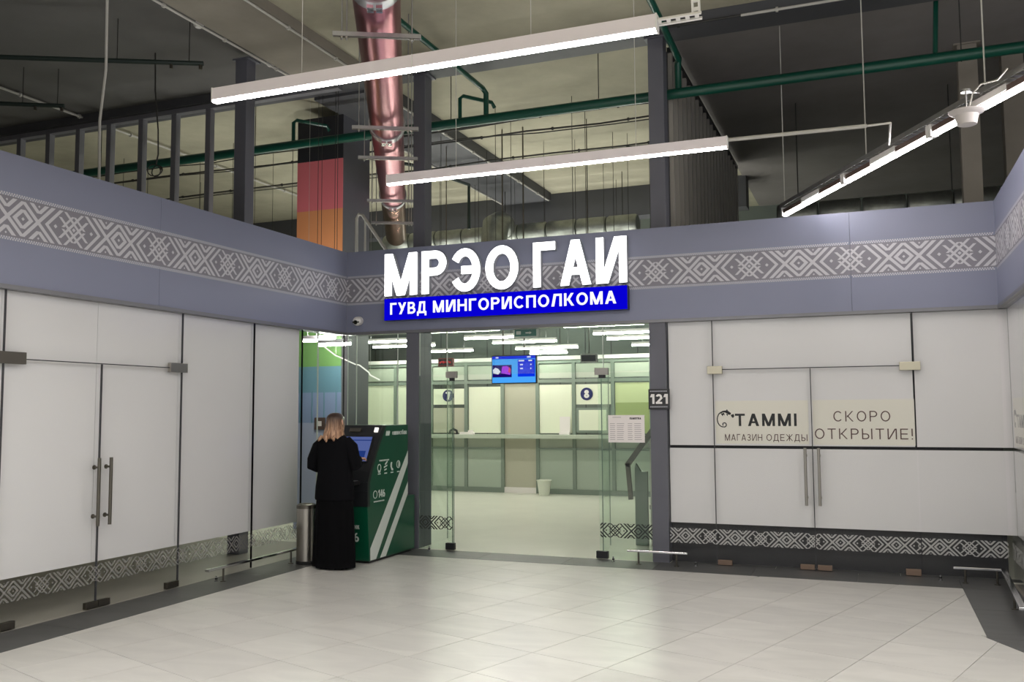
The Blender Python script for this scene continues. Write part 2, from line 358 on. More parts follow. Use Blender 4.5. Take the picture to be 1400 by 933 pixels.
for i in range(-16, 14):
    for j in range(-8, 16):
        c = tu*(u_off+(i+.5)*TS)+tv*(v_off+(j+.5)*TS)
        if not (-7 < c.x < 5 and 1.2 < c.y < 10): continue
        g = TS/2-.0022
        poly = [tuple(c+tu*a*g+tv*b*g) for a, b in ((-1,-1),(1,-1),(1,1),(-1,1))]; A0 = area(poly)
        poly = clip2(poly, 1, 0, LX+.50)
        if len(poly) > 2: poly = clip2(poly, 0, -1, -(BY-.49))
        if len(poly) > 2:
            if c.y > 7.48: poly = clip2(poly, -1, 0, -.712)
            else:
                nrm = (-.8870, -.4617); poly = clip2(poly, nrm[0], nrm[1], nrm[0]*.712+nrm[1]*7.48)
        if len(poly) < 3 or area(poly) < .0004: continue
        dist = c.length
        # only tiles inside the view are single objects
        ang = math.degrees(math.atan2(c.x, c.y))+21.6
        if abs(ang) > 35 or c.y < 2.8: far.append(poly); continue
        if abs(area(poly)-A0) < 1e-5:
            o = bpy.data.objects.new('tile', FT); o.location = (c.x, c.y, 0)
        else:
            n = len(poly); mb = MB(); mb.v = [(x-c.x, y-c.y, -.011) for x, y in poly]+[(x-c.x, y-c.y, 0) for x, y in poly]
            mb.f = [tuple(range(n, 2*n))]+[(k, (k+1)%n, n+(k+1)%n, n+k) for k in range(n)]
            o = bpy.data.objects.new('tile', mb.mesh('tile', 'tile')); o.location = (c.x, c.y, 0)
        col.objects.link(o); o.parent = floor
mb = MB()
for p in far: mb.add([(x, y, 0) for x, y in p], [tuple(range(len(p)))])
o = mb.build('tile_field', 'tile', floor); o['kind'] = 'stuff'
MB().box(-9, 8, -9, 1.3, -.02, -.004).build('tile_bed', 'tile', floor)
GYB = BY+.158
# ---- dark border strips, cut in slabs
def strip(name, segs):
    root = senode(name)
    for poly in segs:
        n = len(poly); mb = MB(); mb.v = [(x, y, -.012) for x, y in poly]+[(x, y, .0015) for x, y in poly]
        mb.f = [tuple(range(n, 2*n))]+[(k, (k+1)%n, n+(k+1)%n, n+k) for k in range(n)]
        mb.build('slab', 'tile_dark', root)
ys = [3.0+i*1.2 for i in range(6)]+[BY-.49]
strip('trim_1', [[(LX, a+.002), (LX+.498, a+.002), (LX+.498, b-.002), (LX, b-.002)] for a, b in zip(ys, ys[1:])])
xs = [LX+i*1.0 for i in range(7)]+[.712, RX]
strip('trim_2', [[(a+.002, BY-.488), (b-.002, BY-.488), (b-.002, BY-.004), (a+.002, BY-.004)] for a, b in zip(xs, xs[1:])])
sg = [[(.714, 8.5), (RX, 8.5), (RX, BY-.49), (.714, BY-.49)], [(.714, 7.48), (RX, 7.48), (RX, 8.497), (.714, 8.497)]]
pa = Vector((.714, 7.477))
for k in range(4):
    a = pa+DG*k*1.2; b = pa+DG*(k*1.2+1.196); off = Vector((.8870, .4617))*.55
    sg.append([tuple(a), tuple(b), tuple(b+off), tuple(a+off)] if k else [tuple(a), tuple(b), tuple(b+off), (RX+.1, 7.477)])
strip('trim_3', sg)
strip('trim_6', [[(a+.002, BY-.003), (b-.002, BY-.003), (b-.002, GYB), (a+.002, GYB)] for a, b in ((-2.1, -1.0), (-1.0, .2), (.2, RX+.1))])
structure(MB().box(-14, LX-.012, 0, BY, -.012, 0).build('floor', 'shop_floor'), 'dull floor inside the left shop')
structure(MB().box(-14, 4, BY-.004, 22, -.06, 0).build('floor', 'office_floor'), 'bright pale floor of the office')

# ---- fascia walls
def fascia_panel(x0, x1, wall):
    if wall == 'back': MB().box(x0+.0015, x1-.0015, BY, BY+.15, ZB, ZT).build('fascia_panel', 'fascia', wb)
    else: MB().box(LX-.15, LX, x0+.0015, x1-.0015, ZB, ZT).build('fascia_panel', 'fascia', wl)
wb, wl, wr = senode('wall_back'), senode('wall_left'), senode('wall_right')
SEAM = -.165
fascia_panel(LX, SEAM, 'back'); fascia_panel(SEAM, RX+.15, 'back')
for a, b in ((1.5, 4.0), (4.0, 6.643), (6.643, BY)): fascia_panel(a, b, 'left')
MB().box(RX, RX+.15, 7.55, BY, ZB, ZT).build('fascia_panel', 'fascia', wr)
dgn = Vector((.8870, .4617, 0)); dg3 = Vector((DG.x, DG.y, 0)); pc = Vector((RX, 7.55, 0))
MB().obox(pc+dg3*2.2+dgn*.075+Vector((0,0,(ZB+ZT)/2)), dg3*2.2, dgn*.075, (0,0,(ZT-ZB)/2)).build('fascia_panel', 'fascia', wr)
zc, hh = 3.191, .1505
for x0, x1, ph in ((LX+.001, SEAM, -.676-1.0167*3), (SEAM+.003, RX-.002, .341)):
    MB().flat([(x0, -hh*1.06), (x1, -hh*1.06), (x1, hh*1.06), (x0, hh*1.06)], BACK(0, zc, BY-.0008)).build('ornament_ground', 'ornament_bg', wb)
    o = ornament(BACK(0, zc, BY-.0016), x0, x1, hh, 1.0167, ph).build('ornament_band', 'ornament', wb); o['kind'] = 'stuff'
MB().flat([(2, -hh*1.06), (BY, -hh*1.06), (BY, hh*1.06), (2, hh*1.06)], LEFT(0, zc, LX+.0008)).build('ornament_ground', 'ornament_bg', wl)
o = ornament(LEFT(0, zc, LX+.0016), 2, BY-.002, hh, .982, 5.152).build('ornament_band', 'ornament', wl); o['kind'] = 'stuff'
MB().flat([(-BY, -hh*1.06), (-7.56, -hh*1.06), (-7.56, hh*1.06), (-BY, hh*1.06)], RIGHT(0, zc, RX-.0008)).build('ornament_ground', 'ornament_bg', wr)
o = ornament(RIGHT(0, zc, RX-.0016), -BY, -7.56, hh, 1.0, -9.6).build('ornament_band', 'ornament', wr); o['kind'] = 'stuff'
MB().box(LX, RX, BY-.012, BY+.16, ZB-.035, ZB-.001).build('bottom_lip', 'lip', wb)
MB().box(LX-.16, LX+.012, 1.5, BY, ZB-.035, ZB-.001).build('bottom_lip', 'lip', wl)
MB().box(RX-.012, RX+.16, 7.55, BY, ZB-.035, ZB-.001).build('bottom_lip', 'lip', wr)
ZG = ZB-.037
# ---- left shop front: white sheets behind glass panes
GX = LX-.03
PY = [2.9, 5.055, 6.0, 7.0, 8.108, 9.0]
for a, b in zip(PY, PY[1:]):
    MB().box(GX-.055, GX-.045, a+.002, b-.002, .384, ZG).build('white_sheet', 'white_panel', wl)
def pane_left(name, y0, y1, z0, z1, parent, m='glass'):
    return MB().box(GX-.006, GX+.006, y0, y1, z0, z1).build(name, m, parent)
for n, (a, b) in enumerate(((2.9, 5.05), (7.006, 8.105), (8.111, 8.998), (9.004, BY-.01))):
    w1 = structure(pane_left('window_%d' % (n+1), a, b, .004, ZG, None), 'fixed glass pane of the left shop front')
    for s in (a-.003, b+.003): MB().box(GX-.012, GX+.007, s-.0035, s+.0035, .004, ZG).build('seam', 'seam', w1)
w5 = structure(pane_left('window_5', 5.055, 7.003, 2.09, ZG, None), 'glass transom above the left shop doors')
MB().box(GX-.012, GX+.007, 5.055, 7.003, 2.082, 2.09).build('seam', 'seam', w5)
def handle(parent, P, N, U, z0, z1, m='steel_dark'):
    P, N = Vector(P), Vector(N); h = MB()
    h.tube([P+N*.06+Vector((0,0,z0)), P+N*.06+Vector((0,0,z1))], .015, 12)
    o = h.build('handle', m, parent, True)
    s = MB()
    for z in (z0+.08, z1-.08):
        s.tube([P+Vector((0,0,z)), P+N*.06+Vector((0,0,z))], .009, 8); s.tube([P+Vector((0,0,z)), P+N*.006+Vector((0,0,z))], .02, 10)
    s.build('standoff', m, o, True); return o
d1 = senode('door_1', (GX, 6.02, 0)); d1['label'] = 'white backed glass double door of the left shop'
for a, b, hy in ((5.06, 6.014, 5.955), (6.022, 7.0, 6.085)):
    lf = pane_left('door_leaf', a, b, .012, 2.08, d1); handle(lf, (GX+.006, hy, 0), (1,0,0), None, .70, 1.275)
MB().box(GX-.012, GX+.007, 6.0145, 6.0215, .012, 2.08).build('seam', 'seam', d1)
for a, b, z0, z1, m in ((4.97, 5.24, 2.045, 2.14, 'steel_dark'), (6.83, 7.06, 2.045, 2.135, 'steel'), (5.90, 6.03, .008, .062, 'steel_dark'), (6.035, 6.16, .008, .062, 'steel_dark'), (6.84, 7.0, .008, .066, 'steel_dark'), (5.06, 5.22, .008, .066, 'steel_dark')):
    MB().box(GX-.018, GX+.022, a, b, z0, z1).build('patch_fitting', m, d1, bevel=.003)
o = ornament(LEFT(0, .292, GX+.0085), 2.9, 8.98, .083, .53, 5.2, dots=False).build('ornament_band', 'frost_faint', wl); o['kind'] = 'stuff'
# ---- back wall glazing
GY = BY+.03
def pane_back(name, x0, x1, z0, z1, parent, m='glass'):
    return MB().box(x0, x1, GY-.006, GY+.006, z0, z1).build(name, m, parent)
CA, CB = (-5.335, -5.168), (-2.288, -2.108)
nw = 6
for a, b, z0, z1, lb in ((LX+.004, CA[0]-.004, .004, ZG, 'glass pane left of the left entrance column'), (CA[1]+.004, -4.70, .004, 2.08, 'narrow side pane left of the office entrance'),
                     (CA[1]+.004, -3.717, 2.092, ZG, 'left transom pane above the office entrance'), (-3.711, CB[0]-.004, 2.092, ZG, 'right transom pane above the office entrance'),
                     (-2.895, CB[0]-.004, .004, 2.08, 'side pane right of the office entrance'),
                     (CB[1]+.004, -1.606, .004, ZG, 'glass pane beside the clothes shop door'), (-1.60, .392, 2.092, ZG, 'glass transom above the clothes shop door'), (.402, RX-.004, .004, ZG, 'glass pane in the right corner')):
    o = structure(pane_back('window_%d' % nw, a, b, z0, z1, None, 'glass_green' if b < -2.2 else 'glass'), lb); nw += 1
    if b > -2.2:
        for s in ((b+.004,) if b < 1 else ()): MB().box(s-.004, s+.004, GY-.007, GY+.012, z0, z1).build('seam', 'seam', o)
        if z0 > 2: MB().box(a, b, GY-.007, GY+.012, 2.083, 2.092).build('seam', 'seam', o)
    else:
        for s in ((a+.002,) if a < -3.72 else ())+((b-.002,) if abs(b+3.717) > .01 else ()): MB().box(s-.002, s+.002, GY-.007, GY+.007, z0, z1).build('edge', 'glass_edge_light' if a < -6 or z0 > 2 else 'glass_edge', o)
for x, z0 in ((-6.06, .004), (-5.47, .004), (-4.79, 2.14), (-2.83, 2.14)):
    MB().box(x-.0045, x+.0045, GY-.0075, GY+.0075, z0, ZG).build('glass_joint', 'glass_edge_light', wb)
MB().box(GX-.0075, GX+.0075, 9.32, 9.329, .004, ZG).build('glass_joint', 'glass_edge_light', wl)
# office entrance leaves, standing open inwards
d2 = senode('door_2', (-3.8, GY, 0)); d2['label'] = 'open frameless glass double door of the office'
for hx, sgn, an in ((-4.735, -1, 29.5), (-2.865, 1, -10.5)):
    dv = Vector((sgn*math.sin(math.radians(an)), math.cos(math.radians(an)), 0)); nv = Vector((dv.y, -dv.x, 0)); p = Vector((hx, GY+.03, 0))
    lf = MB().obox(p+dv*.46+Vector((0,0,1.046)), dv*.46, nv*.005, (0,0,1.034)).build('door_leaf', 'glass_leaf', d2)
    for e in (0, .92): MB().obox(p+dv*e+Vector((0,0,1.046)), dv*.003, nv*.0055, (0,0,1.034)).build('edge', 'glass_edge', lf)
for x0, x1, m in ((-4.80, -4.66, 'steel'), (-2.93, -2.77, 'steel')):
    MB().box(x0, x1, GY-.022, GY+.022, 2.055, 2.135).build('patch_fitting', m, d2, bevel=.003)
    MB().box(x0+.05, x1-.04, GY-.024, GY+.024, 2.02, 2.056).build('pivot_block', 'kiosk_dark', d2)
    MB().box(x0-.005, x1-.03, GY-.022, GY+.03, .006, .085).build('floor_pivot', 'kiosk_dark', d2, bevel=.003)
# clothes shop: double door, white boards behind the glass, black backing
d3 = senode('door_3', (-.6, GY, 0)); d3['label'] = 'white backed glass double door of the clothes shop'
for a, b, hx in ((-1.598, -.602, -.668), (-.592, .39, -.535)):
    lf = pane_back('door_leaf', a, b, .012, 2.08, d3); handle(lf, (hx, GY-.006, 0), (0,-1,0), None, .665, 1.255, 'steel')
MB().box(-.601, -.593, GY-.007, GY+.012, .012, 2.08).build('seam', 'seam', d3)
for a, b, z0, z1, m in ((-1.66, -1.50, 2.04, 2.125, 'brass'), (.26, .455, 2.04, 2.125, 'brass'), (-1.59, -1.44, .008, .06, 'bronze'), (-.75, -.61, .008, .06, 'bronze'), (-.58, -.44, .008, .06, 'bronze'), (.25, .39, .008, .07, 'bronze')):
    MB().box(a, b, GY-.022, GY+.018, z0, z1).build('patch_fitting', m, d3, bevel=.003)
MB().box(CB[1]+.004, RX, GY+.13, GY+.15, 0, ZG).build('backing_board', 'black_board', wb)
for a, b, z0, z1 in ((-2.092, .381, 1.27, ZG), (.399, RX+.078, 1.27, ZG), (-2.098, RX+.078, .43, 1.238)):
    MB().box(a, b, GY+.05, GY+.062, z0, z1).build('white_board', 'white_panel', wb)
for a, b in ((CA[1]+.01, -4.71), (-2.885, CB[0]-.004)):
    o = ornament(BACK(0, .318, GY-.0075), a, b, .083, .525, -.354, dots=False).build('ornament_band', 'frost_dark', wb); o['kind'] = 'stuff'
for a, b, ph in ((CB[1]+.01, -.60, -.88), (-.59, .395, -.354), (.405, RX-.01, .563)):
    o = ornament(BACK(0, .298, GY-.0075), a, b, .083, .525, ph, dots=False).build('ornament_band', 'frost', wb); o['kind'] = 'stuff'
# ---- right shop front
RXG = RX+.03
for n, (a, b) in enumerate(((8.9, BY-.004), (7.6, 8.895))):
    o = structure(MB().box(RXG-.006, RXG+.006, a, b, .004, ZG).build('window_%d' % (nw+n), 'glass'), 'glass pane of the right shop front')
MB().box(RXG+.13, RXG+.15, 7.55, BY+.1, 0, ZG).build('backing_board', 'black_board', wr)
for z0, z1 in ((1.27, ZG), (.43, 1.238)): MB().box(RXG+.05, RXG+.062, 7.6, BY+.05, z0, z1).build('white_board', 'white_panel', wr)
o = ornament(RIGHT(0, .298, RXG-.0075), -BY+.02, -7.6, .083, .525, -9.5, dots=False).build('ornament_band', 'frost', wr); o['kind'] = 'stuff'
MB().obox(pc+dg3*2.2+dgn*.08+Vector((0,0,ZG/2)), dg3*2.2, dgn*.02, (0,0,ZG/2)).build('white_board', 'white_panel', wr)

# ---- ceiling slab and beams
ce = structure(MB().box(-16, 8, -9, 22, ZC, ZC+.25).build('ceiling', 'concrete'), 'raw concrete ceiling slab')
MB().box(-16, -6.85, -9, BY, ZC-.012, ZC-.001).build('slab_shade', 'concrete_dark', ce)  # shade over the unlit left shop, put into a darker slab colour
MB().box(-2.165, 8, BY+.43, 22, ZC-.012, ZC-.001).build('slab_shade', 'concrete_shade', ce)  # shade above the closed clothes shop, put into the slab colour
structure(MB().box(-6.80, -5.93, -9, BY, 5.97, ZC-.001).build('trim_7', 'concrete_grey'), 'concrete ceiling beam running towards the back above the left shop')
structure(MB().box(-7.0, -5.98, BY+.42, 17.3, 5.93, ZC-.001).build('trim_8', 'beam_grey'), 'dark grey rear ceiling beam behind the red duct')
structure(MB().box(-14, 6, BY, BY+.42, 5.97, ZC-.001).build('trim_9', 'beam_grey'), 'dark grey girder over the sign wall')
structure(MB().box(-14, -2.1, 17.4, 17.8, 5.50, ZC-.001).build('trim_10', 'beam_grey'), 'dark grey far cross beam')
for y in (12.3, 14.7): MB().box(-14, -2.1, y, y+.012, ZC-.006, ZC-.001).build('board_joint', 'concrete_dark', ce)
structure(MB().box(-14, 6, 20.2, 20.3, 0, ZC).build('wall_rear', 'office_rear'), 'dark grey rear wall of the office')
wre = bpy.data.objects['wall_rear']
for i in range(18): MB().box(-13+i*.62, -12.985+i*.62, 20.19, 20.2, 0, 5).build('panel_joint', 'seam', wre)
structure(MB().box(-14.1, -14, -9, 20.3, 0, ZC).build('wall_far_left', 'concrete_grey'))
structure(MB().box(-14, LX-.2, .8, .9, 0, ZC).build('wall_shop_left', 'concrete_grey'))
structure(MB().box(4.5, 4.6, BY+.2, 20.3, 0, ZC).build('wall_far_right', 'concrete_dark'))
# partition between office and clothes shop: sheet with single studs
wp = structure(MB().box(-2.20, -2.17, 10.6, 16.4, 0, ZC-.13).build('wall_partition', 'beam_grey'), 'unfinished stud partition between office and clothes shop')
STUD = MB().box(-.025, .025, -.03, .03, 0, 3.3).mesh('stud', 'stud_pale')
y = 10.66
while y < 16.4:
    o = bpy.data.objects.new('stud', STUD); o.location = (-2.142, y, 2.66); col.objects.link(o); o.parent = wp; y += .3
MB().bar((-2.14, 10.6, 5.99), (-2.14, 16.4, 5.99), .06, .06).build('top_track', 'kiosk_dark', wp)

# ================================================================== COLUMNS AND FRAMES
def icolumn(x0, x1, y0, y1, z1, label, m='column'):
    t = thing('steel_column', label, 'column', ((x0+x1)/2, (y0+y1)/2, 0))
    MB().box(x0, x1, y0, y0+.014, 0, z1).box(x0, x1, y1-.014, y1, 0, z1).box((x0+x1)/2-.02, (x0+x1)/2+.02, y0+.014, y1-.014, 0, z1).build('shaft', m, t)
    MB().box(x0-.03, x1+.03, y0-.01, y1+.03, z1-.02, z1-.001).build('cap_plate', m, t)
    return t
def bcolumn(x0, x1, y0, y1, z1, label, m='column'):
    t = thing('steel_column', label, 'column', ((x0+x1)/2, (y0+y1)/2, 0))
    MB().box(x0, x1, y0, y1, 0, z1).build('shaft', m, t, bevel=.006)
    MB().box(x0-.04, x1+.04, y0-.01, y1+.04, z1, z1+.02).build('cap_plate', m, t)
    return t
bcolumn(CA[0], CA[1], BY+.17, BY+.36, 5.945, 'dark grey steel column at the left of the office entrance, behind the green kiosk')
bcolumn(CB[0], CB[1], BY+.17, BY+.36, 5.945, 'dark grey steel column at the right of the office entrance, behind the number plate')
structure(MB().box(CA[0], CA[1], BY+.002, BY+.168, .0, ZG).build('trim_4', 'column'), 'dark grey casing of the left entrance post')
structure(MB().box(CB[0], CB[1], BY+.002, BY+.168, .0, ZG).build('trim_5', 'column'), 'dark grey casing of the right entrance post')
bcolumn(-7.10, -6.93, 8.80, 8.97, 5.95, 'dark grey column rising inside the left shop up to the ceiling beam')
bcolumn(1.10, 1.315, 12.0, 12.2, 6.07, 'pale grey column in the dark behind the right fascia, left of two', 'concrete_grey')
bcolumn(1.62, 1.86, 12.4, 12.62, 6.07, 'pale grey column at the right picture edge, right of two', 'concrete_grey')
# stud frame above the left shop
fr = thing('stud_frame', 'open dark metal stud frame standing above the left shop', 'frame', (-9.5, BY+.1, 3.1))
MB().box(-14, LX-.2, BY+.06, BY+.16, 5.90, 5.968).build('top_rail', 'stud', fr)
MB().box(-14, LX-.2, BY+.06, BY+.16, 3.10, 3.16).build('bottom_rail', 'stud', fr)
SM = MB().box(-.042, .042, -.045, .045, 0, 2.738).mesh('stud', 'stud')
for i in range(13):
    x = -13.35+i*.605
    if abs(x+7.27) < .15: continue
    if x > -7.2: continue
    o = bpy.data.objects.new('stud', SM); o.location = (x, BY+.11, 3.161); col.objects.link(o); attach_loc = o.location.copy(); o.parent = fr; o.matrix_parent_inverse = worldm(fr).inverted()
# coloured column
cc = thing('painted_column', 'square column painted in black, red, orange, green and blue bands, left of the duct', 'column', (-7.33, 11.37, 0))
MB().box(-7.70, -6.95, 11.003, 11.74, 0, 5.93).build('core', 'column', cc)
for z0, z1, m in ((5.29, 5.93, 'band_black'), (4.56, 5.29, 'band_red'), (3.85, 4.56, 'band_orange'), (3.25, 3.85, 'band_yellow'), (2.30, 3.25, 'band_green'), (1.93, 2.30, 'band_teal'), (1.50, 1.93, 'band_blue'), (0.0, 1.50, 'band_lavender')):
    MB().box(-7.715, -6.948, 10.985, 11.003, z0, z1).build('colour_band', m, cc)
for x in (-7.62, -7.42, -7.22, -7.02): MB().box(x-.008, x+.008, 10.978, 10.986, 1.5, 1.95).build('reflected_frame', 'band_teal', cc)  # office window reflection painted on the column as thin lines

# ================================================================== OFFICE BACK WALL (counter windows)
OY = 17.2
wo = senode('wall_office', (-7, OY, 0)); wo['label'] = 'green-grey glazed counter wall of the office with windows'
def op(name, x0, x1, z0, z1, m, dy=.03, th=.03):
    return MB().box(x0, x1, OY+dy, OY+dy+th, z0, z1).build(name, m, wo)
POST = [-10.9, -9.52, -8.665, -7.86, -7.04, -6.28, -5.51, -4.71, -3.95, -3.1, -2.25]
for x in POST: MB().box(x-.035, x+.035, OY, OY+.09, .0, 2.72).build('post', 'office_frame', wo)
for a, b in zip(POST, POST[1:]):
    a, b = a+.036, b-.036; door = abs(a+7.0) < .1
    if door:      # recessed doorway bay
        op('panel', a, b, .11, 2.21, 'office_beige', .05)
        MB().box(a, b, OY+.01, OY+.09, .0, .11).build('threshold', 'paper', wo)
        op('upper_panel', a, b, 2.30, 2.62, 'office_panel')
    else:
        op('lower_panel', a, b, .10, .88, 'office_low'); op('apron_panel', a, b, .90, 1.09, 'office_panel')
        MB().box(a, b, OY, OY+.06, .0, .10).build('skirting', 'office_frame', wo)
        op('upper_panel', a, b, 2.30, 2.58, 'office_panel')
    if not door: MB().box(a, b, OY, OY+.08, .87, .905).build('rail', 'office_frame', wo)
    for z in (2.215, 2.60): MB().box(a, b, OY, OY+.08, z, z+.06).build('rail', 'office_frame', wo)
# window fills
op('counter_pane', -10.85, -9.56, 1.2, 2.21, 'office_film'); op('counter_pane', -9.48, -8.72, 1.2, 2.21, 'office_film')
op('number_pane', -8.62, -7.90, 1.79, 2.12, 'office_film'); op('counter_pane', -8.62, -7.90, 1.2, 1.72, 'office_beige')
op('counter_pane', -7.80, -7.08, 1.2, 2.15, 'office_film')
op('counter_pane', -6.24, -5.56, 1.2, 2.17, 'office_film'); op('number_pane', -5.47, -4.76, 1.77, 2.17, 'office_film')
MB().box(-5.46, -4.78, OY-.01, OY+.05, 1.215, 1.705).build('hatch_frame', 'office_frame', wo)
op('hatch_pane', -5.40, -4.84, 1.26, 1.66, 'office_film', -.02, .012)
op('counter_pane', -4.67, -3.99, 1.2, 2.19, 'film_yellow'); MB().box(-4.66, -4.0, OY+.02, OY+.028, 1.2, 1.80).build('film_strip', 'film_olive', wo)
op('counter_pane', -3.9, -3.15, 1.2, 2.19, 'office_film'); op('counter_pane', -3.05, -2.3, 1.2, 2.19, 'office_film')
for a, b in ((-10.9, -7.04), (-7.038, -2.25)): MB().box(a, b, OY-.30, OY+.02, 1.10, 1.175).build('counter_shelf', 'office_panel', wo, bevel=.006)
MB().box(-10.95, -2.2, OY-.03, OY+.10, 2.665, 2.74).build('cornice', 'lamp_white', wo)
structure(MB().box(-10.97, -10.9, 12.5, OY, 0, 2.72).build('wall_office_side', 'office_panel'))
def disc_sign(x, z, n, where):
    t = thing('number_disc', 'round navy sign with a white %s %s' % ({'7': 'seven', '8': 'eight'}[n], where), 'sign', (x, OY, z))
    m = MB(); m.prism([(.125*math.cos(a*PI/14), .125*math.sin(a*PI/14)) for a in range(28)], BACK(x, z, OY+.02), .012); m.build('disc', 'disc_navy', t)
    text_mb(n, BACK(x-.052, z-.08, OY+.007), .108, .16, .24, .1, .002).build('numeral', 'lamp_white', t)
disc_sign(-8.27, 1.975, '7', 'on the counter wall left of the blue screen'); disc_sign(-5.245, 1.975, '8', 'on the counter wall right of the blue screen')
tag(MB().box(-5.80, -5.585, OY-.012, OY-.008, 1.23, 1.53).box(-5.80, -5.585, OY-.012, OY-.06, 1.176, 1.232).build('notice_card', 'paper'), 'small white notice card standing on the shelf left of window 8', 'card')
t = thing('desk_ornament', 'small dark arched object on the counter shelf below number 7', 'desk item', (-8.07, OY-.15, 1.176))
MB().tube([(-8.16, OY-.15, 1.18), (-8.14, OY-.15, 1.25), (-8.07, OY-.15, 1.285), (-8.0, OY-.15, 1.25), (-7.98, OY-.15, 1.18)], .025, 8).build('arch', 'kiosk_dark', t, True)
MB().box(-8.17, -7.97, OY-.18, OY-.12, 1.176, 1.19).build('base', 'kiosk_dark', t)
t = thing('paper_box', 'low white paper box on the counter shelf right of number 7', 'box', (-7.80, OY-.17, 1.176))
MB().box(-7.90, -7.60, OY-.22, OY-.12, 1.176, 1.225).build('tray', 'paper', t); MB().box(-7.72, -7.62, OY-.2, OY-.14, 1.225, 1.26).build('stack', 'paper', t)
t = thing('wastebasket', 'pale plastic wastebasket on the office floor under the counter', 'bin', (-6.02, 16.85, 0))
MB().lathe((-6.02, 16.85, 0), [(.10, .002), (.138, .28)], 20).build('bucket', 'bin_pale', t, True)
MB().lathe((-6.02, 16.85, 0), [(.136, .28), (.15, .283), (.15, .30), (.136, .302)], 20).build('rim', 'bin_pale', t, True)
# handrail inside the right side pane
t = thing('stair_balustrade', 'grey metal balustrade with sloping handrail inside the right side pane', 'railing', (-2.66, 11.0, 0))
MB().bar((-2.845, 11.0, .97), (-2.45, 11.0, 1.50), .05, .06).bar((-2.835, 11.0, 1.0), (-2.80, 11.0, .56), .05, .05).build('handrail', 'steel_dark', t)
MB().prism([(-2.755, .004), (-2.60, .004), (-2.60, .90), (-2.68, .90), (-2.74, 1.0), (-2.755, .95)], BACK(0, 0, 11.08), .05).build('panel', 'office_frame', t)
MB().box(-2.56, -2.52, 11.02, 11.06, .004, 1.36).build('post', 'steel', t)
for z in (.45, .8, 1.2): MB().box(-2.57, -2.51, 10.99, 11.03, z, z+.05).build('clamp', 'steel', t)

# ---- office lamps
def office_lamp(x0, x1, y, z, lab, upper=True):
    t = thing('office_lamp', lab, 'lamp', ((x0+x1)/2, y, z), 'linear lamps hanging in the office')
    MB().box(x0, x1, y-.03, y+.03, z+.03, z+.075).build('housing', 'lamp_body', t)
    MB().tube([(x0, y, z+.012), (x1, y, z+.012)], .019, 8).build('tube', 'tube_office', t)
    if upper: attach(lamp('added_uplight', ((x0+x1)/2, y, z+.09), x1-x0, .05, P_UP, PI, (1, .99, .93)), t)  # upward light added to brighten the ceiling and painted column
    for x in (x0+.22, x1-.22): MB().tube([(x, y, z+.075), (x, y, 5.929 if -7.01 < x < -5.97 and 10.33 < y < 17.3 else (5.969 if y < 10.34 else ZC-.013))], .004, 4).build('wire', 'cable', t)
ROWS = [(13.95, ((-7.08, -5.75), (-4.62, -3.30), (-9.6, -8.3))), (15.5, ((-7.10, -5.85), (-4.58, -3.3), (-9.34, -8.1))), (16.75, ((-7.05, -5.70), (-4.68, -3.4), (-9.8, -8.35))), (18.6, ((-9.55, -8.32), (-7.28, -5.85), (-4.66, -3.4)))]
WORD = ['nearest', 'second', 'third', 'farthest']
for r, (y, xsx) in enumerate(ROWS):
    for (a, b) in xsx:
        c = (a+b)/2; pos = 'left' if c < -7.9 else ('middle' if c < -5.2 else 'right')
        office_lamp(a, b, y, 3.0, 'white linear office lamp, %s one in the %s row from the glass' % (pos, WORD[r]))
office_lamp(-6.55, -5.75, OY+.35, 2.82, 'short white lamp just above the counter wall cornice, right of the screen')
office_lamp(-10.0, -8.9, 12.3, 3.0, 'white linear office lamp close to the painted column, alone in its row')
office_lamp(-7.12, -6.62, 10.30, 2.60, 'short white lamp tube in front of the painted column, upper left of two')
office_lamp(-6.80, -6.32, 10.22, 2.53, 'short white lamp tube in front of the painted column, lower right of two')
# screen, displays, exit sign
t = thing('wall_screen', 'blue information screen hanging in the office above the doorway', 'screen', (-5.11, 13.0, 2.3))
SF = BACK(-5.472, 2.085, 12.97)
MB().box(-5.485, -4.74, 12.972, 13.02, 2.07, 2.512).build('casing', 'black_plastic', t, bevel=.005)
def sq(x0, z0, x1, z1, m, name, d=.001): MB().prism([(x0, z0), (x1, z0), (x1, z1), (x0, z1)], SF, d).build(name, m, t)
sq(.0, .0, .715, .41, 'tv_sky', 'display'); sq(.0, .365, .715, .41, 'tv_blue', 'title_bar', .002); sq(.425, .09, .705, .355, 'tv_blue', 'table', .002)
sq(.005, .085, .325, .275, 'tv_night', 'video', .002)
MB().prism([(.02,.15),(.10,.13),(.14,.17),(.10,.22),(.05,.235),(.01,.20)], SF, .003).build('video_car', 'tv_white', t)
MB().prism([(.15,.15),(.30,.12),(.31,.20),(.25,.26),(.17,.255)], SF, .003).build('video_glow', 'tv_purple', t)
MB().prism([(.265,.165),(.30,.15),(.31,.21),(.28,.245)], SF, .004).build('video_flare', 'tv_red', t)
m = MB()
for x, y, ww in ((.44,.325,.09),(.60,.325,.06),(.465,.265,.045),(.63,.265,.02),(.465,.205,.045),(.63,.205,.018),(.06,.38,.045),(.58,.38,.06)): m.prism([(x,y),(x+ww,y),(x+ww,y+.02),(x,y+.02)], SF, .003)
m.build('print', 'tv_white', t)['kind'] = 'stuff'
MB().tube([(-5.3, 13.0, 2.51), (-5.3, 13.0, ZC-.012)], .012, 8).tube([(-4.95, 13.0, 2.51), (-4.95, 13.0, ZC-.012)], .012, 8).build('hanger', 'steel_dark', t)
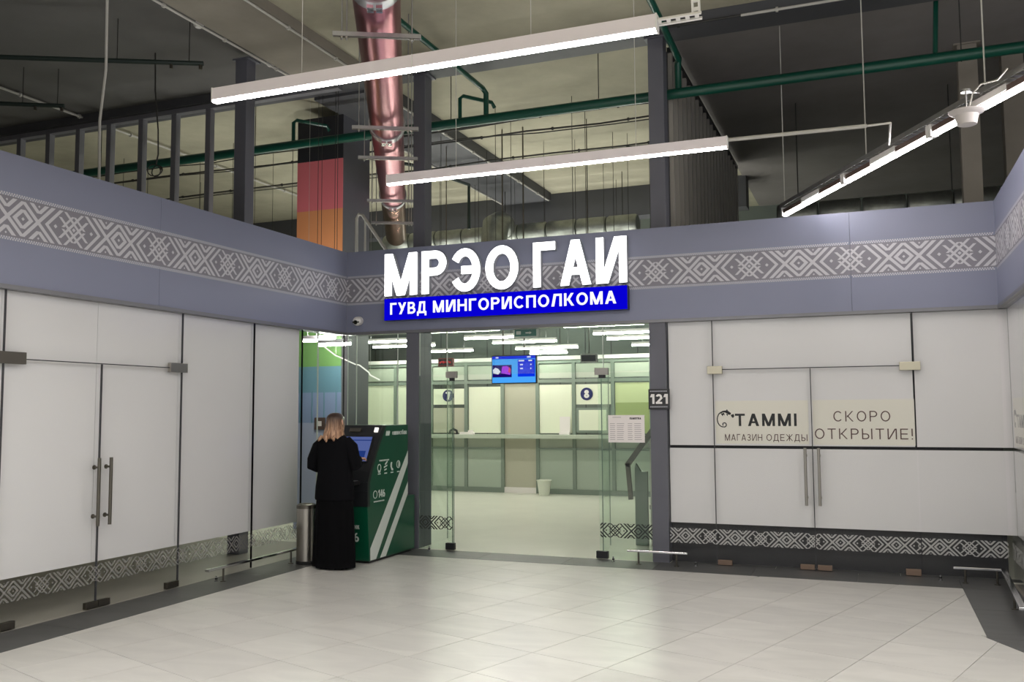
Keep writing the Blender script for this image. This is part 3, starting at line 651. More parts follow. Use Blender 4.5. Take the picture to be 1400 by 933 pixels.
def led(x, mfr, mtx, lab):
    t = thing('queue_display', lab, 'display', (x+.13, 13.0, 2.43))
    MB().box(x, x+.255, 12.98, 13.04, 2.365, 2.495).build('frame', mfr, t, bevel=.004)
    MB().box(x+.018, x+.237, 12.972, 12.981, 2.385, 2.475).build('face', 'black_plastic', t)
    if mtx:
        m = MB()
        for k in range(7): m.box(x+.03+k*.029, x+.05+k*.029, 12.968, 12.973, 2.41 + (.012 if k % 2 else 0), 2.44+(.01 if k % 3 else 0))
        m.build('digits', mtx, t)
    MB().tube([(x+.13, 13.01, 2.495), (x+.13, 13.01, ZC-.012)], .008, 6).build('hanger', 'steel_dark', t)
led(-6.41, 'red_box', 'led_red', 'red framed queue display hanging left of the blue screen')
led(-4.045, 'lamp_white', None, 'black queue display with white frame right of the blue screen')
t = thing('exit_sign', 'teal exit sign in a white frame above the office entrance', 'sign', (-3.86, 10.2, 2.63))
MB().box(-4.02, -3.705, 10.19, 10.23, 2.535, 2.652).build('frame', 'lamp_white', t, bevel=.003)
MB().box(-4.0, -3.725, 10.184, 10.191, 2.55, 2.632).build('face', 'exit_teal', t)
MB().box(-3.90, -3.82, BY+.152, 10.22, 2.652, 2.675).build('bracket', 'steel_dark', t)
m = MB()
for p in ([(-.12,.01),(-.06,.01),(-.06,.05),(-.12,.05)], [(.0,.02),(.05,.02),(.05,.035),(.0,.035)], [(.05,.01),(.08,.028),(.05,.046)]): m.prism(p, BACK(-3.86, 2.563, 10.184), .001)
m.build('pictogram', 'lamp_white', t)

# ================================================================== SIGNS
t = thing('letter_sign', 'large glowing white letters reading МРЭО ГАИ above the entrance', 'sign', (-4.05, BY, 3.07))
for ch, mb in text_mb('МРЭО', BACK(-5.595, 3.085, BY-.075), 1.78, .525, .182, .13, .012, True): mb.build('letter', 'sign_white', t)
for ch, mb in text_mb('ГАИ', BACK(-3.625, 3.085, BY-.075), 1.115, .525, .182, .13, .012, True): mb.build('letter', 'sign_white', t)
for ch, mb in text_mb('МРЭО', BACK(-5.595, 3.085, BY-.004), 1.78, .525, .182, .13, .07, True)+text_mb('ГАИ', BACK(-3.625, 3.085, BY-.004), 1.115, .525, .182, .13, .07, True):
    mb.build('letter_return', 'sign_side', t)
t = thing('light_box', 'glowing blue light box reading ГУВД МИНГОРИСПОЛКОМА under the white letters', 'sign', (-4.05, BY, 2.92))
MB().box(-5.59, -2.503, BY-.10, BY-.004, 2.778, 3.048).build('casing', 'disc_navy', t)
MB().box(-5.588, -2.505, BY-.104, BY-.10, 2.78, 3.046).build('blue_face', 'sign_blue', t)
text_mb('ГУВД', BACK(-5.505, 2.848, BY-.104),   .50, .145, .17, .14, .003).build('lettering', 'sign_text', t)
text_mb('МИНГОРИСПОЛКОМА', BACK(-4.915, 2.848, BY-.104), 2.285, .145, .17, .16, .003).build('lettering', 'sign_text', t)
# number plate on the right entrance column
t = thing('number_plate', 'dark plate with the number 121 at the right entrance post', 'sign', (-2.19, BY-.03, 1.78))
MB().box(-2.302, -2.066, BY-.03, BY-.016, 1.665, 1.885).build('plate', 'plate', t, bevel=.004)
MB().box(-2.25, -2.12, BY-.016, BY+.004, 1.72, 1.83).build('bracket', 'steel_dark', t)
text_mb('121', BACK(-2.283, 1.722, BY-.030), .198, .108, .21, .12, .001).build('numerals', 'lamp_white', t)
m = MB()
for k in range(11): m.prism([(k*.0175,0),(k*.0175+.012,0),(k*.0175+.012,.012),(k*.0175,.012)], BACK(-2.282, 1.855, BY-.03), .001)
for k in range(14): m.prism([(k*.014,0),(k*.014+.009,0),(k*.014+.009,.014),(k*.014,.014)], BACK(-2.282, 1.683, BY-.03), .001)
m.build('small_print', 'sign_side', t)['kind'] = 'stuff'
# notice sheet on the glass
t = thing('notice_sheet', 'white printed notice sheet taped on the right side pane', 'notice', (-2.57, GY+.01, 1.44))
MB().box(-2.778, -2.362, GY-.010, GY-.008, 1.295, 1.60).build('sheet', 'paper', t)
NF = BACK(-2.778, 1.295, GY-.0105)
m = MB()
for cx, cw in ((.02, .07), (.10, .09), (.225, .06), (.30, .09)):
    for k in range(9): m.flat([(cx, .03+k*.022), (cx+cw*(.7+.3*random.random()), .03+k*.022), (cx+cw*.9, .036+k*.022), (cx, .036+k*.022)], NF)
m.build('print', 'print_grey', t)['kind'] = 'stuff'
text_mb('ПАМЯТКА', ((-2.53, GY-.0107, 1.552), (1,0,0), (0,0,1), (0,-1,0)), .13, .022, .28, .1, 0).build('heading', 'ink', t)
m = MB(); m.flat([(.05,.278),(.15,.278),(.15,.284),(.05,.284)], NF); m.build('subheading', 'print_grey', t)
# clothes shop posters (behind the glass, in front of the boards)
def lizard(fr, s, parent):
    m = MB()
    O, U, V, N = map(Vector, fr)
    arc = [(-.02+.26*math.cos(math.radians(a))*1.0, .0+.34*math.sin(math.radians(a))) for a in range(95, 285, 12)]
    sp = [(.02+.115*(1-k*.05)*math.cos(math.radians(-95+k*32)), -.235+.115*(1-k*.05)*math.sin(math.radians(-95+k*32))) for k in range(11)]
    pts = [(.18, .27), (.08, .33)]+arc+sp
    for (a, b), (c, d) in zip(pts, pts[1:]):
        L = math.hypot(c-a, d-b)+1e-9; nx, ny = -(d-b)/L*.024, (c-a)/L*.024
        m.prism([((a+nx)*s, (b+ny)*s), ((a-nx)*s, (b-ny)*s), ((c-nx)*s, (d-ny)*s), ((c+nx)*s, (d+ny)*s)], fr, .001)
    for p in ([(-.16,.26),(-.05,.38),(.12,.40),(.16,.46),(.20,.38),(.34,.28),(.30,.20),(.20,.22),(.12,.30),(.0,.33),(-.1,.26)],
              [(.32,.20),(.44,.24),(.48,.14),(.42,.06),(.36,.10),(.33,.16)], [(-.12,.24),(.02,.30),(.06,.16),(.0,.22),(-.04,.14),(-.08,.2)], [(.12,.26),(.20,.22),(.18,.14),(.14,.2)]):
        m.prism([(x*s, y*s) for x, y in p], fr, .001)
    m.build('lizard_emblem', 'ink', parent)
PYF = GY+.0475
t = thing('shop_poster', 'cream poster with lizard emblem and TAMMI lettering on the left shop door', 'poster', (-1.11, GY+.05, 1.51))
MB().box(-1.592, -.632, PYF, PYF+.002, 1.288, 1.748).build('sheet', 'cream', t)
lizard(BACK(-1.505, 1.55, PYF), .24, t)
text_mb('TAMMI', BACK(-1.385, 1.478, PYF), .635, .132, .17, .20, .001).build('lettering', 'ink', t)
text_mb('МАГАЗИН', BACK(-1.495, 1.322, PYF), .390, .070, .115, .20, .001).build('lettering', 'ink_brown', t)
text_mb('ОДЕЖДЫ', BACK(-1.062, 1.322, PYF), .415, .070, .115, .20, .001).build('lettering', 'ink_brown', t)
t = thing('shop_poster', 'cream poster reading СКОРО ОТКРЫТИЕ! on the right shop door', 'poster', (-.1, GY+.05, 1.51))
MB().box(-.588, .385, PYF, PYF+.002, 1.283, 1.750).build('sheet', 'cream', t)
text_mb('СКОРО', BACK(-.385, 1.525, PYF), .545, .108, .10, .28, .001).build('lettering', 'ink_brown', t)
text_mb('ОТКРЫТИЕ!', BACK(-.572, 1.345, PYF), .935, .108, .10, .26, .001).build('lettering', 'ink_brown', t)
t = thing('shop_poster', 'cream TAMMI poster on the right wall, cut by the picture edge', 'poster', (RXG+.045, 8.9, 1.51))
PXF = RXG+.0475
MB().box(PXF, PXF+.002, 8.93, 9.885, 1.288, 1.75).build('sheet', 'cream', t)
lizard(RIGHT(9.78, 1.55, PXF), .22, t)
text_mb('TAMMI', RIGHT(9.64, 1.475, PXF), .565, .118, .15, .20, .001).build('lettering', 'ink', t)
text_mb('МАГАЗИН', RIGHT(9.78, 1.322, PXF), .385, .066, .10, .20, .001).build('lettering', 'ink_brown', t)
text_mb('ОДЕЖДЫ', RIGHT(9.35, 1.322, PXF), .405, .066, .10, .20, .001).build('lettering', 'ink_brown', t)

# ================================================================== HALL LAMPS
def linear_lamp(x0, x1, y, z, lab, ends):
    t = thing('linear_lamp', lab, 'lamp', ((x0+x1)/2, y, z))
    xm = (x0+x1)/2
    for a, b in ((x0, xm-.004), (xm+.004, x1)):
        MB().box(a, b, y-.030, y+.030, z+.018, z+.10).build('housing', 'lamp_body', t, bevel=.003)
        MB().box(a+.004, b-.004, y-.018, y+.018, z+.004, z+.018).build('diffuser', 'tube', t)
    MB().box(xm-.004, xm+.004, y-.031, y+.031, z+.002, z+.101).build('joint', 'lamp_white', t)
    for x in (x0, x1): MB().box(x-.004, x+.004, y-.032, y+.032, z+.002, z+.102).build('end_cap', 'lamp_white', t)
    for x in (x0+.7, x1-.75): MB().tube([(x, y, z+.10), (x, y, ZC)], .003, 4).build('wire', 'conduit', t)
    return t
l1 = linear_lamp(-4.09, -1.045, 4.86, 3.752, 'long white linear lamp hanging nearest the camera, across the red duct', 0)
l2 = linear_lamp(-4.13, -1.02, 7.31, 3.752, 'long white linear lamp nearest the letter sign, second from the camera', 0)
def perforated(p0, p1, wdt, nrm, m, name, parent):
    """steel channel with slots: two flanges, web pieces between the slots"""
    p0, p1 = Vector(p0), Vector(p1); d = (p1-p0); L = d.length; d /= L; nrm = Vector(nrm); s = d.cross(nrm); mb = MB()
    for k in (-1, 1): mb.obox((p0+p1)/2+s*k*wdt*.40, d*L/2, s*wdt*.12, nrm*.010)
    n = max(2, int(L/.05))
    for i in range(n): mb.obox(p0+d*(i+.5)*L/n, d*L/n*.22, s*wdt*.34, nrm*.004)
    return mb.build(name, m, parent)
perforated((-.83, 4.87, 3.83), (-.88, 4.93, ZC), .045, (0,-1,0), 'lamp_white', 'hanger_channel', l1)
perforated((-1.06, 4.87, 3.815), (-.80, 4.87, 3.815), .04, (0,-.6,-.8), 'lamp_white', 'hanger_channel', l1)
MB().tube([(-1.02, 7.36, 3.84), (.03, 7.44, 3.85)], .016, 8).tube([(.03, 7.44, 3.85), (.20, 7.50, 3.87), (.21, 8.45, 3.96)], .009, 8).build('feed_conduit', 'conduit', l2, True)
# diagonal lamp row on a cable tray
t = thing('tray_lamp_row', 'diagonal row of bright tubes under a perforated cable tray, upper right', 'lamp', (.1, 8.5, 3.75))
A = Vector((-.872, 10.67, 3.85)); Bq = Vector((1.51, 6.05, 3.85)); dv = (Bq-A).normalized(); sv = Vector((dv.y, -dv.x, 0)); zv = Vector((0,0,1)); LT = (Bq-A).length
c = (A+Bq)/2
for k in (-1, 1): MB().obox(c+sv*k*.045+zv*.125, dv*LT/2, sv*.004, zv*.022).build('tray_side', 'galv', t)
m = MB(); n = 70
for i in range(n): m.obox(A+dv*(i+.5)*LT/n+zv*.105, dv*LT/n*.28, sv*.045, zv*.003)
m.build('tray_floor', 'galv', t)
s0 = 0.0; L1s = 1.52
while s0 < LT-.2:
    e = min(s0+L1s, LT)
    MB().obox(A+dv*(s0+e)/2+zv*.055, dv*(e-s0-.06)/2, sv*.022, zv*.022).build('batten', 'brown_box', t)
    MB().obox(A+dv*(s0+e)/2+zv*.066, dv*.22, sv*.030, zv*.026).build('driver_box', 'lamp_white', t, bevel=.003)
    MB().obox(A+dv*(s0+e)/2+zv*.012, dv*(e-s0-.05)/2, sv*.015, zv*.013).build('tube', 'tube', t)
    for q in (s0+.02, e-.02): MB().obox(A+dv*q+zv*.05, dv*.018, sv*.035, zv*.05).build('clip', 'lamp_white', t)
    s0 = e
for q in (.03, 1.95, 3.75): MB().tube([A+dv*q+zv*.12, A+dv*q+zv*(ZC-A.z)], .006, 6).build('rod', 'conduit', t)
t = thing('ceiling_antenna', 'white bowl-shaped wireless antenna hanging at the diagonal lamp row', 'antenna', (.705, 7.22, 3.73))
MB().lathe((.705, 7.22, 3.705), [(.05, 0), (.065, .006), (.075, .05), (.082, .075), (.118, .095), (.122, .105), (.06, .112)], 28).build('bowl', 'antenna_white', t, True)
MB().tube([(.705, 7.22, 3.815), (.705, 7.22, 3.95)], .007, 8).lathe((.705, 7.22, 3.95), [(.035, 0), (.035, .02), (.01, .022)], 16).build('stem', 'galv', t, True)
MB().bar((.705, 7.22, 3.955), (.80, 7.30, 3.965), .02, .01).build('bracket', 'galv', t)
MB().tube([(.715, 7.20, 3.815), (.74, 7.14, 3.91), (.79, 7.07, 3.95), (.89, 7.02, 3.95), (.94, 6.92, 3.99)], .006, 6).build('lead', 'conduit', t, True)

# ================================================================== DUCT, HANGERS, PIPES, CABLES
d1v = Vector((-.4695, .8829, 0)); d2v = Vector((.8829, .4695, 0))
def on_duct(s): return Vector((-3.95, 6.82, 5.02))+d1v*s
t = thing('spiral_duct', 'shiny pinkish metal air duct running overhead towards the back', 'duct', on_duct(4))
def duct_piece(s0, s1, r, m): return MB().tube([on_duct(s0), on_duct(s1)], r, 28)
for a, b in ((-4, -.96), (-.94, 2.64), (2.66, 6.19)): duct_piece(a, b, .195, 0).build('pipe_section', 'duct_pink', t, True)
duct_piece(6.21, 9.5, .195, 0).build('pipe_section', 'duct_copper', t, True)
for s in (-.95, 2.65, 6.2):
    MB().tube([on_duct(s-.07), on_duct(s+.07)], .214, 28).build('collar', 'galv', t, True)
    m = MB()
    for k in (-1, 1):
        for j in (-1, 1): m.obox(on_duct(s+j*.035)+d2v*k*.035+Vector((0,0,-.225)), d1v*.012, d2v*.025, (0,0,.02))
    m.build('clamp_bolts', 'chrome', t)
for n, (s, lab) in enumerate(((-.45, 'steel trapeze hanger bar nearest the camera under the red duct'), (2.05, 'second steel trapeze hanger bar under the red duct'), (3.25, 'third steel trapeze hanger bar under the red duct'), (5.55, 'fourth steel trapeze hanger bar under the red duct'), (7.15, 'fifth steel trapeze hanger bar, at the copper toned duct end'))):
    p = on_duct(s)+Vector((0,0,-.235)); h = thing('trapeze_hanger', lab, 'hanger', p, 'trapeze hangers of the duct')
    MB().obox(p, d2v*.365, d1v*.022, (0,0,.018)).build('bar', 'galv', h)
    MB().obox(p+Vector((0,0,-.02)), d2v*.36, d1v*.010, (0,0,.003)).build('bar_slot', 'steel_dark', h)
    for k in (-.29, .29, -.25 if n == 0 else .25):
        q = p+d2v*k; MB().tube([q+Vector((0,0,-.05)), Vector((q.x, q.y, 5.969 if -6.85 < q.x < -5.9 and q.y < BY else (5.929 if -7.01 < q.x < -5.97 and q.y > BY else ZC-.002)))], .006, 6).build('rod', 'galv', h)
        MB().tube([q+Vector((0,0,-.034)), q+Vector((0,0,-.02))], .014, 6).build('nut', 'steel', h)
t = thing('sprinkler_main', 'dark green sprinkler main pipe running along the girder', 'pipe', (-5, 10.55, 5.37))
MB().tube([(-13.9, 10.5, 5.40), (2.6, 10.5, 5.40)], .062, 14).build('main', 'pipe_green', t, True)
for x in (-11, -8.1, -5.0, -3.0, 1.0): MB().tube([(x, 10.5, 5.33), (x, 10.5, ZC-.012)], .006, 5).build('rod', 'cable', t)
def elbow(pts, r, m, name, lab, parent=None):
    o = MB().tube(pts, r, 10).build(name, m, parent, True)
    if not parent: tag(o, lab, 'pipe')
    return o
for x in (-4.87, -7.45): MB().tube([(x, 10.5, 5.44), (x, 10.5, 5.72), (x+.03, 10.53, 5.76), (x+.28, 10.9, 5.76), (x+.3, 10.95, 5.70)], .026, 8).build('branch', 'pipe_green', t, True)
MB().tube([(-4.50, 10.5, 5.44), (-4.50, 10.5, 5.74), (-4.53, 10.45, 5.80), (-4.56, 8.3, 5.82)], .034, 10).build('branch', 'pipe_green', t, True)
MB().tube([(-2.02, 10.5, 5.44), (-2.02, 10.5, 5.74), (-2.0, 10.45, 5.80), (-1.95, 8.0, 5.84)], .04, 10).build('branch', 'pipe_green', t, True)
MB().tube([(.75, 10.5, 5.44), (.78, 10.5, ZC-.012)], .026, 8).build('branch', 'pipe_green', t, True)
for (a, b, lab) in (((-9.7, 6.57, 5.6), (-6.918, 8.02, 5.6), 'dark branch pipe under the dark ceiling, upper left, longer of two'), ((-11.0, 7.65, 5.6), (-9.534, 8.484, 5.6), 'dark branch pipe under the dark ceiling, at the left edge, shorter of two')):
    q = thing('branch_pipe', lab, 'pipe', b)
    MB().tube([a, b], .028, 8).build('pipe', 'pipe_dark', q, True)
    a, b = Vector(a), Vector(b); dd = (b-a).normalized()
    MB().tube([b-dd*.35, b-dd*.35+Vector((0,0,-.07))], .018, 8).tube([b-dd*.03, b-dd*.03+Vector((0,0,-.07))], .02, 8).build('sprinkler_head', 'steel_dark', q, True)
    for s in (.2, .7, .95):
        r = a.lerp(b, s); MB().tube([r, Vector((r.x, r.y, ZC-.013))], .005, 5).build('rod', 'cable', q)
def cond(pts, r, m, lab, cat='conduit', name='conduit', clips=True):
    q = thing(name, lab, cat, pts[0]); MB().tube(pts, r, 8).build('tube', m, q, True)
    if clips:
        mb = MB()
        for a, b in zip(pts, pts[1:]):
            a, b = Vector(a), Vector(b); n = int((b-a).length/.9)
            for i in range(n): mb.tube([a.lerp(b, (i+.35)/n), a.lerp(b, (i+.35)/n+.025/(b-a).length)], r*1.9, 8)
        if mb.v: mb.build('clips', m, q)['kind'] = 'stuff'
    return q
cond([(-10.8, 7.5, 6.045), (-10.74, 15.5, 6.045)], .018, 'conduit', 'white conduit along the dark ceiling above the left stud frame')
cond([(-6.84, 5.0, 5.955), (-6.82, 9.85, 5.955)], .014, 'conduit', 'white conduit along the left edge of the concrete beam')
cond([(-5.95, 5.0, 5.955), (-5.95, 9.85, 5.955)], .014, 'conduit', 'white conduit along the right edge of the concrete beam')
cond([(-5.5, BY-.02, 5.965), (-1.2, BY-.02, 5.965)], .014, 'cable', 'dark cable clipped along the girder edge above the first lamp')
cond([(-1.2, BY-.02, 5.965), (3.0, BY-.02, 5.965)], .016, 'conduit', 'pale conduit along the girder in the upper right')
cond([(-6.0, 11.0, 5.92), (-6.0, 17.2, 5.92)], .016, 'conduit', 'pale conduit along the right edge of the rear beam')
cond([(-7.0, 11.0, 5.92), (-7.0, 17.2, 5.92)], .016, 'conduit', 'pale conduit along the left edge of the rear beam')
for y, wd in ((11.96, 'nearest'), (12.5, 'second'), (13.8, 'farthest')):
    pts = [(-13.9+i*1.15, y+random.uniform(-.02, .02), 5.855+random.uniform(-.035, .02)) for i in range(11)]
    q = cond(pts, .014, 'cable', 'black cable run under the rear ceiling, %s of three' % wd, 'cable', 'cable_run')
    q2 = MB().tube([(p[0]+.2, p[1]+.05, 5.855+random.uniform(-.06, .02)) for p in pts], .009, 6).build('second_strand', 'cable', q, True)
    for i in range(9):
        if abs(-12.6+i*1.17+y*.05-(-3.95-(y-6.82)*.5318)) > .45 and abs(-12.6+i*1.17+y*.05+7.33) > .45: MB().tube([(-12.6+i*1.17+y*.05, y, 3.1), (-12.6+i*1.17+y*.05, y, ZC-.012)], .0045, 5).build('drop_rod', 'cable', q)
q = cond([(-3.4, 13.5, 5.72), (-2.95, 14.5, 5.72), (-2.6, 15.2, 5.70), (-2.6, 15.2, 4.9)], .035, 'pipe_dark', 'dark branch pipe descending under the rear ceiling right of the sign', 'pipe', 'branch_pipe', False)
q = cond([(-7.9, 11.9, 5.75), (-7.0, 13.2, 5.75), (-6.6, 14.6, 5.70), (-6.6, 14.6, 4.9)], .03, 'pipe_dark', 'dark branch pipe beside the rear beam behind the red duct', 'pipe', 'branch_pipe', False)
q = thing('hanging_cable', 'grey cable hanging slack above the left fascia', 'cable', (-7.2, 7.0, 4))
MB().tube([(-6.9, 6.6, 6.09), (-7.05, 6.75, 5.7), (-7.25, 6.95, 5.2), (-7.42, 7.05, 4.7), (-7.48, 7.12, 4.2), (-7.45, 7.1, 3.4)], .014, 8).build('strand', 'conduit', q, True)
q = thing('hanging_cable', 'thin dark cable ending in a coil before the stud frame', 'cable', (-8.0, 8.5, 5))
coil = [(-8.03+.09*math.cos(a*.55), 8.5+.04*math.sin(a*.3), 4.60+.07*math.sin(a*.55)) for a in range(26)]
MB().tube([(-8.075, 8.5, 6.08), (-8.06, 8.5, 5.6), (-8.0, 8.5, 5.1), (-7.99, 8.5, 4.8), (-8.02, 8.5, 4.68)], .009, 6).build('strand', 'cable', q, True)
MB().tube(coil, .007, 6).build('coil', 'cable', q, True)
for x, y, lab in ((-6.92, 7.93, 'small white sensor dome clipped to the ceiling, nearer of two'), (-6.88, 9.2, 'small white sensor dome clipped to the ceiling, farther of two')):
    q = thing('ceiling_sensor', lab, 'sensor', (x, y, 6.0))
    MB().lathe((x, y, 5.985), [(.035, 0), (.055, .02), (.06, .045), (.02, .05)], 16).build('dome', 'lamp_white', q, True)
    MB().lathe((x, y, 6.03), [(.03, 0), (.03, .056)], 12).build('base', 'lamp_white', q, True)
q = thing('bent_conduit', 'pale bent pipe standing at the left of the copper duct end', 'pipe', (-6.29, 10.3, 4))
MB().tube([(-6.29, 10.3, 3.3), (-6.29, 10.3, 4.22), (-6.26, 10.3, 4.27), (-6.2, 10.3, 4.25), (-5.80, 10.3, 3.70)], .022, 10).build('pipe', 'conduit', q, True)
MB().tube([(-6.16, 10.3, 3.3), (-6.16, 10.3, 4.2)], .014, 8).build('riser', 'conduit', q, True)
# foil wrapped ducts in the back
for (x0, x1, y, z, r, lab) in ((-9.2, -3.9, 16.2, 5.08, .18, 'foil wrapped duct behind the letter sign'), (-1.2, 3.4, 13.5, 4.42, .19, 'foil wrapped duct in the dark behind the right fascia')):
    q = thing('foil_duct', lab, 'duct', ((x0+x1)/2, y, z)); n = int((x1-x0)/.55)
    for i in range(n):
        a = x0+(x1-x0)*i/n; b = x0+(x1-x0)*(i+1)/n
        MB().tube([(a+.01, y, z), (a+.04, y, z), ((a+b)/2, y, z), (b-.04, y, z), (b-.01, y, z)], [r*.92, r*1.02, r*(.98+.05*random.random()), r*1.02, r*.92], 18).build('wrap_section', 'foil', q, True)
    for x in (x0+.3, (x0+x1)/2, x1-.3): MB().tube([(x, y, z+r), (x, y, ZC-.013)], .008, 5).build('rod', 'cable', q)
q = thing('foil_elbow', 'round silver duct elbow peeping over the sign beam', 'duct', (-6.5, 15.6, 5.2))
MB().tube([(-6.5, 15.98, 5.2), (-6.5, 15.8, 5.2), (-6.5, 15.6, 5.15), (-6.5, 15.52, 4.8), (-6.5, 15.5, 4.3)], [.24, .25, .25, .25, .24], 20).build('elbow', 'foil', q, True)
MB().tube([(-6.5, 15.5, 4.3), (-6.5, 15.5, 4.25)], .27, 20).build('collar', 'galv', q, True)
# lamp reflection by the corner panes, built as a glowing strip on added wires
q = thing('reflection_streak', 'thin crooked reflection at the corner panes, modelled as a glowing white strip', 'light', (-6.5, 10.6, 2.4))
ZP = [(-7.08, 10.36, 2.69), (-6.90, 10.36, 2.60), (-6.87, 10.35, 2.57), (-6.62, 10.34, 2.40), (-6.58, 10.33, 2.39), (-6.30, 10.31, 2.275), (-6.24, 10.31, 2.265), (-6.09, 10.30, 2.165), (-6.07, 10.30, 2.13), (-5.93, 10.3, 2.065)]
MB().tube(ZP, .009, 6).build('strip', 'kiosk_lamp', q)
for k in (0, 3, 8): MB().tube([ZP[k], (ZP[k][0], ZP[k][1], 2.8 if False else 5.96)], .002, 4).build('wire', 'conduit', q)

# ================================================================== SMALL HALL OBJECTS
def rail(name, lab, pts, legs):
    t = thing(name, lab, 'rail', (pts[0][0], pts[0][1], 0), 'low bumper rails')
    for a, b in zip(pts, pts[1:]): MB().bar((a[0], a[1], .142), (b[0], b[1], .142), .05, .022).build('bar', 'chrome', t, bevel=.003)
    for x, y in legs:
        MB().tube([(x, y, .003), (x, y, .132)], .010, 8).build('leg', 'steel_dark', t, True)
        MB().lathe((x, y, .002), [(.028, 0), (.028, .006), (.012, .008)], 12).build('foot', 'steel_dark', t, True)
rail('bumper_rail', 'low steel bumper rail along the left shop front, by the bin', [(LX+.20, 7.14), (LX+.20, 8.74)], [(LX+.20, 7.38), (LX+.20, 8.5)])
rail('bumper_rail', 'low steel bumper rail before the right side pane of the entrance', [(-2.52, BY-.2), (-1.87, BY-.2)], [(-2.40, BY-.2), (-1.99, BY-.2)])
rail('bumper_rail', 'low angled bumper rail in the far right corner', [(.66, BY-.2), (1.085, BY-.2), (1.0, 7.9)], [(.76, BY-.2), (1.03, BY-.2), (1.03, 8.6)])
for x, y, lab in ((-1.80, BY-.13, 'tiny chrome floor stop left of the clothes shop door'), (.55, BY-.13, 'tiny chrome floor stop right of the clothes shop door'), (-2.70, BY-.13, 'tiny chrome floor stop at the right entrance pane'), (-4.95, BY-.13, 'tiny chrome floor stop at the left entrance pane'), (LX+.14, 7.35, 'tiny chrome floor stop before the left shop front')):
    t = thing('door_stop', lab, 'door stop', (x, y, .0015))
    MB().lathe((x, y, .002), [(.02, 0), (.02, .006), (.009, .01), (.009, .05), (.012, .052)], 12).build('peg', 'chrome', t, True)
    MB().lathe((x, y, .02), [(.0135, 0), (.0135, .015)], 12).build('rubber_ring', 'rubber', t, True)
# surveillance camera
t = thing('dome_camera', 'small white surveillance camera in the left corner under the fascia band', 'camera', (-6.0, BY-.05, 2.80))
MB().tube([(-6.0, BY-.003, 2.80), (-6.0, BY-.03, 2.80)], .055, 20).build('base', 'lamp_white', t, True)
bmx = MB()
rings = []
c0 = Vector((-5.99, BY-.075, 2.79)); ax = Vector((.1, -.95, -.3)).normalized(); u1 = ax.cross(Vector((0,0,1))).normalized(); u2 = ax.cross(u1)
for a in range(0, 9):
    th = PI*a/8; rings.append([c0+ax*(-math.cos(th)*.058)+(u1*math.cos(2*PI*k/18)+u2*math.sin(2*PI*k/18))*max(.004, math.sin(th)*.058) for k in range(18)])
bmx.loft(rings).build('ball', 'lamp_white', t, True)
MB().tube([c0+ax*.05, c0+ax*.062], .026, 16).build('lens', 'lens', t, True)
for k in (-1, 1): MB().tube([c0+ax*.046+u1*k*.036, c0+ax*.054+u1*k*.036], .010, 10).build('infrared_lamp', 'lens', t, True)
t = thing('call_point', 'small brown square box on the painted column, left of the woman', 'box', (-7.27, 10.97, 1.49))
MB().box(-7.36, -7.19, 10.955, 10.984, 1.405, 1.575).build('housing', 'brown_box', t, bevel=.004)
MB().box(-7.31, -7.24, 10.948, 10.956, 1.455, 1.525).build('button', 'paper', t)
# stainless bin
t = thing('steel_bin', 'stainless steel waste bin between the left shop front and the woman', 'bin', (-5.84, 8.56, 0))
BX, BYY, br = -5.84, 8.56, .105
MB().lathe((BX, BYY, .0), [(br, .035), (br, .60)], 28).build('body', 'steel', t, True)
MB().lathe((BX, BYY, .0), [(br*.97, .001), (br*1.03, .006), (br*1.03, .035)], 28).build('plinth', 'rubber', t, True)
MB().lathe((BX, BYY, .0), [(br*1.03, .60), (br*1.03, .635), (br*.8, .65), (br*.55, .648), (br*.5, .61)], 28).build('lid', 'steel_dark', t, True)

# ================================================================== SELF-SERVICE KIOSK
t = thing('service_kiosk', 'dark green self-service bank kiosk with two white stripes by the left column', 'kiosk', (-5.48, 9.2, 0))
KX0, KX1 = -5.80, -5.15
prof = [(8.745,.03),(8.70,.62),(8.695,.79),(8.70,.885),(8.75,1.0),(8.856,1.20),(9.016,1.50),(9.62,1.50),(9.62,.66),(9.79,.66),(9.79,.03)]
MB().prism(prof, ((KX0,0,0),(0,1,0),(0,0,1),(1,0,0)), KX1-KX0).build('body', 'kiosk_green', t, bevel=.004)
MB().box(KX0+.03, KX1-.03, 8.79, 9.75, .0015, .031).build('plinth', 'black_plastic', t)
def kfront(x0, x1, pts, m, name, d=.006):
    """panel laid over the stepped front: pts are (y,z) along the profile"""
    mb = MB()
    for (ya, za), (yb, zb) in zip(pts, pts[1:]):
        n = Vector((0, -(zb-za), (yb-ya))).normalized()
        a, b = Vector((0, ya, za)), Vector((0, yb, zb))
        V = [Vector((x, p.y, p.z))+n*k*d for k in (0, 1) for x, p in ((x0, a), (x1, a), (x1, b), (x0, b))]
        mb.add(V, [(0,3,2,1),(4,5,6,7),(0,1,5,4),(1,2,6,5),(2,3,7,6),(3,0,4,7)])
    return mb.build(name, m, t)
kfront(KX0, KX1, [(8.70,.62),(8.695,.79),(8.70,.885),(8.75,1.0),(8.856,1.20),(9.016,1.50)], 'kiosk_dark', 'fascia')
